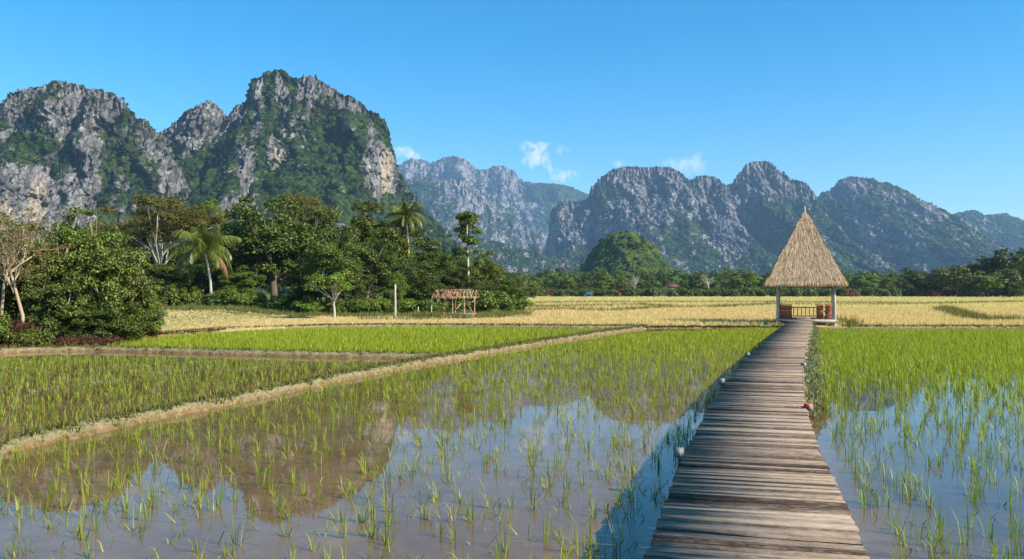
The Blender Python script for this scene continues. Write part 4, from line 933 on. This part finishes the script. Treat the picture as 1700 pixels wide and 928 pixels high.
def tarp():
    Y = 175; x = (977 - CX) / F * Y; t = thing('tarp_shelter', 'small bright blue tarp shelter standing in the far golden field', 'shelter', (x, Y, ground_z(np.array([x]), np.array([float(Y)]))[0]), .15)
    u = np.linspace(-1, 1, 13); v = np.linspace(-1, 1, 9); U, V_ = np.meshgrid(u, v); Zt = 1.0 + .62 * (1 - np.abs(U) ** 1.8) + .05 * np.sin(U * 7 + V_ * 3) + .12 * (1 - V_ ** 2)
    P = np.stack([U * 1.0, V_ * .8, Zt], -1).reshape(-1, 3); P2 = P - [0, 0, .02]; f = grid_faces(13, 9); me = mesh_np('cover', np.r_[P, P2], np.r_[f, f[:, ::-1] + len(P)])
    obj('cover', me, M['tarp'], t)
    for sx in (-.9, .9):
        for sy in (-.7, .7): mb = MB(); mb.tube([(sx, sy, 0), (sx, sy, 1.2)], [.03], 6); obj('pole', mb.mesh('pole'), M['tanwood'], t)
tarp()

# ------------------------------------------------------------------ broken roofed field hut
def ruin():
    Y = 61.; k = Y / F; x = (766 - CX) / F * Y; zb = .2; t = thing('field_hut', 'broken open field hut with ragged rusty board roof on stilts', 'hut', (x, Y, zb), -.12)
    zz = lambda py: (HZ - py) * k + H - zb; xx = lambda p_: (p_ - 766) * k
    for i, (p_, yb, top, dy, w) in enumerate([(754, 521, 492, -.8, .1), (767, 520, 492, .9, .1), (774, 523, 491, -.85, .11), (787, 521, 492, .2, .09), (733, 505, 494, .9, .09), (752, 521, 495, .9, .08)]):
        mb = MB(); mb.tube([(xx(p_), dy, -.05 if i != 4 else .2), (xx(p_) + .02, dy, zz(505)), (xx(p_), dy, zz(top))], [w * .55, w * .5, w * .5], 7); obj('post', mb.mesh('post'), M['tanwood'], t)
    mb = MB()
    for i in range(7): mb.box((xx(770), -.85 + i * .28, zz(520.5)), (1.75, .25, .05), jit=.03)
    mb.box((xx(770), -.92, zz(522)), (1.8, .07, .12), jit=.02); obj('platform', mb.mesh('platform'), M['oldwood'], t)
    for i, (a, b_) in enumerate([(755, 766), (788, 776)]):
        mb = MB(); mb.tube([(xx(a), -.8, zz(519)), (xx(b_), -.1, zz(504))], [.035], 6); obj('brace', mb.mesh('brace'), M['tanwood'], t)
    # roof: two slopes of loose boards, the right part stripped to rafters
    mb = MB(); r = np.random.default_rng(4); zr = zz(481.5); ze = zz(495)
    for s in (-1, 1):
        for i in range(26):
            xc = xx(724) + i * .078 * (1.0); 
            for j in range(4):
                if xc > xx(757) and r.random() < .62: continue
                f = (j + .5) / 4; c = (xc + r.normal() * .02 - (1 - f) * 0 - (.1 * f), s * (f * 1.25), zr - f * (zr - ze) + r.normal() * .03)
                mb.box(c, (.38, .125, .02), (0.05 + r.normal() * .08, s * 1.25, -(zr - ze)), (0, s * .4, 1), jit=.03)
    mb.box((xx(752), 0, zr + .02), (xx(785) - xx(722), .14, .04), (1, 0, 0.01), jit=.03)
    obj('roof', mb.mesh('roof'), M['rust'], t)
    for i in range(8):
        xr = xx(758 + i * 5); mb = MB()
        mb.tube([(xr - .1, 0, zr), (xr + r.normal() * .08, -1.3, ze - .05 + r.normal() * .03)], [.028], 6); mb.tube([(xr - .1, 0, zr), (xr, 1.3, ze)], [.028], 6); obj('rafter', mb.mesh('rafter'), M['tanwood'], t)
    for y_ in (-1.0, 1.0): mb = MB(); mb.tube([(xx(728), y_, ze + .1), (xx(792), y_, ze + .08)], [.035], 6); obj('roof_beam', mb.mesh('roof_beam'), M['tanwood'], t)
ruin()

# ------------------------------------------------------------------ boardwalk
random.seed(11); np.random.seed(11)
def walk():
    t = thing('boardwalk', 'long weathered plank boardwalk leading over the paddies to the thatched hut', 'boardwalk', (0, 0, 0))
    n = 400; s = np.linspace(0, 1, n)
    def par(P):
        d = np.r_[0, np.cumsum(np.linalg.norm(np.diff(P, axis=0), axis=1))]; return d
    # match both sides by their depth
    yy = np.linspace(-1.0, 47.6, 1600)
    xl = np.interp(yy, wl[:, 1], wl[:, 0]); xr = np.interp(yy, wr[:, 1], wr[:, 0])
    lo = yy < wl[0, 1]; xl[lo] = wl[0, 0] + (wl[1, 0] - wl[0, 0]) / (wl[1, 1] - wl[0, 1]) * (yy[lo] - wl[0, 1]); xr[yy < wr[0, 1]] = wr[0, 0] + (wr[1, 0] - wr[0, 0]) / (wr[1, 1] - wr[0, 1]) * (yy[yy < wr[0, 1]] - wr[0, 1])
    ker = np.hanning(61); ker /= ker.sum()
    xl = np.convolve(np.pad(xl, 30, 'edge'), ker, 'valid'); xr = np.convolve(np.pad(xr, 30, 'edge'), ker, 'valid')
    mb = MB(); y = -.8; sk = -.22; r = random
    while y < 47.2:
        w = r.choice([.05, .06, .07, .08, .09, .105]) * r.uniform(.92, 1.08); yc = y + w / 2
        # the right end of a plank lies nearer the camera than its left end
        wd = np.interp(yc, yy, xr - xl); yl = yc - sk * wd * .5; yr = yc + sk * wd * .5
        a = np.array([np.interp(yl, yy, xl) + r.uniform(-.012, .008), yl, 0]); b_ = np.array([np.interp(yr, yy, xr) + r.uniform(-.008, .012), yr + r.uniform(-.012, .012), 0])
        c = (a + b_) / 2; c[2] = ZP - .014 + r.uniform(-.009, .007); tilt = r.uniform(-.03, .03)
        mb.box(c, (np.linalg.norm(b_ - a), w, .028), b_ - a + np.array([0, 0, r.uniform(-.008, .008)]), (0, tilt, 1), jit=.007)
        y += w + r.choice([.003, .004, .006, .009, .015])
    obj('deck', mb.mesh('deck'), M['deck'], t)
    for f in (.14, .86):
        mb = MB(); P = [(np.interp(q, yy, xl) * (1 - f) + np.interp(q, yy, xr) * f, q) for q in np.arange(-.8, 47.4, 1.5)]
        for p0, p1 in zip(P[:-1], P[1:]):
            c = ((p0[0] + p1[0]) / 2, (p0[1] + p1[1]) / 2, ZP - .028 - .055); mb.box(c, (math.dist(p0, p1) + .01, .06, .10), (p1[0] - p0[0], p1[1] - p0[1], 0), jit=.006)
        obj('beam', mb.mesh('beam'), M['oldwood'], t)
    for q in np.arange(1.2, 47, 2.3):
        for e, sg in ((np.interp(q, yy, xl), 1), (np.interp(q, yy, xr), -1)):
            mb = MB(); x0 = e + sg * random.uniform(.07, .11); mb.tube([(x0, q, -.3), (x0 + .01, q, .2), (x0, q + .01, ZP - .04)], [.055, .05, .05], 8); obj('post', mb.mesh('post', True), M['oldwood'], t)
        mb = MB(); mb.box(((np.interp(q, yy, xl) + np.interp(q, yy, xr)) / 2, q, ZP - .19), (np.interp(q, yy, xr) - np.interp(q, yy, xl) + .03, .07, .09), (1, sk, 0), jit=.01); obj('crossbeam', mb.mesh('crossbeam'), M['oldwood'], t)
    return yy, xl, xr
yy, xl, xr = walk()
def fitting(px, py, side, label, red=False, size=.13):
    """a small square lamp on a stake beside the planks"""
    g_ = G(px, py, ZP - .0); t = thing('garden_lamp', label, 'lamp', (g_[0], g_[1], 0), .35 * side, 'small lamps along the boardwalk')
    mb = MB(); mb.tube([(0, .02, -.2), (0, .02, ZP - size * .4)], [.018], 6); obj('stake', mb.mesh('stake'), M['oldwood'], t)
    mb = MB(); mb.box((0, 0, ZP), (size, .07, size)); obj('housing', mb.mesh('housing'), M['redpaint' if red else 'grey'], t)
    mb = MB(); mb.box((0, -.043, ZP), (size * .72, .012, size * .72)); obj('lens', mb.mesh('lens'), M['glass'], t)
fitting(1127, 751, -1, 'grey square lamp at the left edge of the boardwalk, nearest one', size=.09); fitting(1198, 633, -1, 'grey square lamp on the left of the boardwalk, second from the camera', size=.11); fitting(1241, 589, -1, 'small grey lamp at the left boardwalk edge, farthest one', size=.12)
fitting(1342, 676, 1, 'square lamp with a red frame at the right edge of the boardwalk', True, .10); fitting(1334, 606, 1, 'small white lamp on the right boardwalk edge beyond the red one', size=.10)

# creeping dry plants along the right edge of the boardwalk
r = np.random.default_rng(61); q = r.uniform(12.5, 46.5, 6500); xo = np.interp(q, yy, xr) + r.gamma(2.0, .09, 6500) * (.6 + .7 * (q > 16)); zz = ZP * np.exp(-((xo - np.interp(q, yy, xr)) / .35) ** 2) * r.uniform(.1, .55, 6500)
V, Q, T = blades(np.c_[xo, q, zz], 3, .085, .08, .028, 1.0, 2, 62, flop=.3)
obj('creeping_weeds', mesh_np('creeping_weeds', V, Q, T), M['dryweed'], kind='stuff', label='pale creeping weeds growing up the right side of the boardwalk')
gb = bank([(1352, 548), (1345, 575), (1340, 610), (1345, 650), (1358, 690)], .5, .05, 'narrow weedy mud bank along the right side of the boardwalk', 8, 60)
V, Q, T = blades(gb, 4, .12, .06, .02, .6, 2, 63)
obj('bank_weeds', mesh_np('bank_weeds', V, Q, T), M['weed'], kind='stuff', label='green weeds on the mud bank right of the boardwalk')

# ------------------------------------------------------------------ thatched hut
def hut():
    c = np.array([(1337 - CX) / F * 49.2, 49.2]); rz = -math.atan2(c[0], c[1]); zg = .12
    t = thing('thatched_hut', 'open wooden hut with a tall pointed straw roof at the end of the boardwalk', 'hut', (c[0], c[1], 0), rz)
    hs = 1.62; zf = .52; ze = 2.72; zt = 7.15; eh = 2.26
    for sx, sy, rr in ((-1, -1, .085), (1, -1, .09), (-1, 1, .075), (1, 1, .08)):
        mb = MB(); mb.tube([(sx * hs, sy * hs, -.2), (sx * hs + .02, sy * hs, 1.2), (sx * hs - .01, sy * hs, ze + .35)], [rr * 1.05, rr, rr * .95], 12); obj('post', mb.mesh('post', True), M['palewood'], t)
    mb = MB()
    for i in range(26): mb.box((-hs - .05 + (i + .5) * (2 * hs + .1) / 26, 0, zf), ((2 * hs + .22) , .118, .03), (0, 1, 0), jit=.008)
    obj('floor', mb.mesh('floor'), M['oldwood'], t)
    for sx, sy, ax in ((0, -1, (1, 0, 0)), (0, 1, (1, 0, 0)), (-1, 0, (0, 1, 0)), (1, 0, (0, 1, 0))):
        mb = MB(); mb.box((sx * (hs + .13), sy * (hs + .13), zf - .10), (2 * hs + .2, .06, .16), ax, jit=.01); obj('floor_beam', mb.mesh('floor_beam'), M['palewood'], t)
        mb = MB(); mb.tube([(sx * hs - ax[0] * hs, sy * hs - ax[1] * hs, ze + .12), (sx * hs + ax[0] * hs, sy * hs + ax[1] * hs, ze + .12)], [.06], 8); obj('roof_beam', mb.mesh('roof_beam'), M['oldwood'], t)
    # half walls of red boards left and right of the entrance, benches behind them
    for (x0, x1) in ((-1.50, -.78), (.62, 1.02), (1.12, 1.48)):
        mb = MB()
        for i in range(5): mb.box(((x0 + x1) / 2, -hs + .28, zf + .10 + i * .165), (x1 - x0, .03, .155), jit=.012)
        mb.box(((x0 + x1) / 2, -hs + .26, zf + .89), (x1 - x0 + .05, .07, .04), jit=.01); obj('panel', mb.mesh('panel'), M['redwood'], t)
    for s in (-1, 1):
        mb = MB(); mb.box((s * 1.28, .1, zf + .42), (2.5, .42, .04), (0, 1, 0), jit=.01); mb.box((s * 1.5, .1, zf + .72), (2.5, .03, .30), (0, 1, 0), jit=.01)
        for y_ in (-1.0, .1, 1.2): mb.box((s * 1.28, y_, zf + .21), (.05, .36, .40), jit=.01)
        obj('bench', mb.mesh('bench'), M['redwood'], t)
    mb = MB(); mb.box((0, hs, zf + .66), (2 * hs - .2, .05, .06), jit=.01); mb.box((0, hs, zf + .10), (2 * hs - .2, .05, .06), jit=.01)
    for i in range(13): mb.box((-1.45 + i * .242, hs, zf + .38), (.045, .04, .52), jit=.008)
    obj('railing', mb.mesh('railing'), M['oldwood'], t)
    mb = MB(); mb.tube([(1.08, -1.45, zf + .05), (1.45, -1.40, zf + .55)], [.05], 8); obj('brace', mb.mesh('brace'), M['bark_dark'], t)
    # roof: inner pyramid skin and courses of straw hanging over it
    nh = 26; hv = np.linspace(0, 1, nh)
    def rad(f): return eh * (1 - f) ** .93 * (1 - .085 * math.sin(math.pi * min(1, f * 1.05)) * (1 if f > .45 else .2)) + .05 * f
    def zf_(f): return ze + (zt - ze) * f
    V = []; 
    for f in hv:
        ra = rad(f) * .97; 
        for k in range(4):
            for j in range(6):
                a0 = [(-1, -1), (1, -1), (1, 1), (-1, 1)][k]; a1 = [(1, -1), (1, 1), (-1, 1), (-1, -1)][k]; q = j / 6; V.append(((a0[0] + (a1[0] - a0[0]) * q) * ra, (a0[1] + (a1[1] - a0[1]) * q) * ra, zf_(f)))
    Q = [[i * 24 + j, i * 24 + (j + 1) % 24, (i + 1) * 24 + (j + 1) % 24, (i + 1) * 24 + j] for i in range(nh - 1) for j in range(24)]
    rt = obj('roof', mesh_np('roof', np.array(V), Q, None, True), M['thatch_in'], t)
    r = np.random.default_rng(12); n = 52000; f = 1 - np.sqrt(r.uniform(0, 1, n)); f = np.where(r.random(n) < .10, r.uniform(0, .015, n), f); f = np.clip(f, 0, .985)
    f = np.where(f > .02, np.clip(np.floor(f * 22) / 22 + r.normal(0, .010, n), 0, .985), f)
    face = r.integers(0, 4, n); u = r.uniform(-1, 1, n); RA = np.array([rad(v) for v in f]); Zc = np.array([zf_(v) for v in f])
    nx = np.array([0, 1, 0, -1])[face]; ny = np.array([-1, 0, 1, 0])[face]; tx = -ny; ty = nx
    px_ = nx * RA + tx * u * RA; py_ = ny * RA + ty * u * RA
    dz = .02; RA2 = np.array([rad(max(0, v - dz)) - rad(v) + (eh / 2.0 * dz if v - dz < 0 else 0) for v in f]); sl = np.stack([nx * RA2 + tx * u * RA2, ny * RA2 + ty * u * RA2, np.full(n, -(zt - ze) * dz)], 1); sl /= np.linalg.norm(sl, axis=1)[:, None]
    out = np.stack([nx, ny, 0 * nx + .5], 1).astype(float); out /= np.linalg.norm(out, axis=1)[:, None]; lat = np.stack([tx, ty, 0 * tx], 1).astype(float)
    L = r.uniform(.20, .40, n) * np.where(f < .03, r.uniform(.9, 1.9, n), 1); p0 = np.stack([px_, py_, Zc], 1) + out * (.01 + .05 * r.random(n))[:, None] - sl * (L * .55)[:, None]
    d = sl + lat * (r.normal(0, .12, n))[:, None] + out * (r.normal(.035, .05, n))[:, None]; d /= np.linalg.norm(d, axis=1)[:, None]
    w = r.uniform(.012, .034, n)[:, None]; p1 = p0 + d * L[:, None]
    V = np.stack([p0 - lat * w / 2, p0 + lat * w / 2, p1 + lat * w * .25, p1 - lat * w * .25], 1).reshape(-1, 3)
    obj('straw', mesh_np('straw', V, np.arange(n * 4).reshape(-1, 4)), M['thatch'], rt)
    # ridge bundles down the four hips
    for k, (sx, sy) in enumerate(((-1, -1), (1, -1), (1, 1), (-1, 1))):
        pts = [(sx * rad(v) * .97, sy * rad(v) * .97, zf_(v)) for v in np.linspace(0.0, .97, 14)]; mb = MB(); mb.tube(pts, np.linspace(.08, .05, 14), 7); obj('hip_bundle', mb.mesh('hip_bundle', True), M['thatch_in'], rt)
    mb = MB(); mb.tube([(0, 0, zt - .5), (0, 0, zt), (.005, 0, zt + .45)], [.15, .07, .025], 8); obj('finial', mb.mesh('finial', True), M['palewood'], t)
m_ = simple('thatch_under', (.27, .165, .085), .9, 9, .4); M['thatch_in'] = m_
hut()
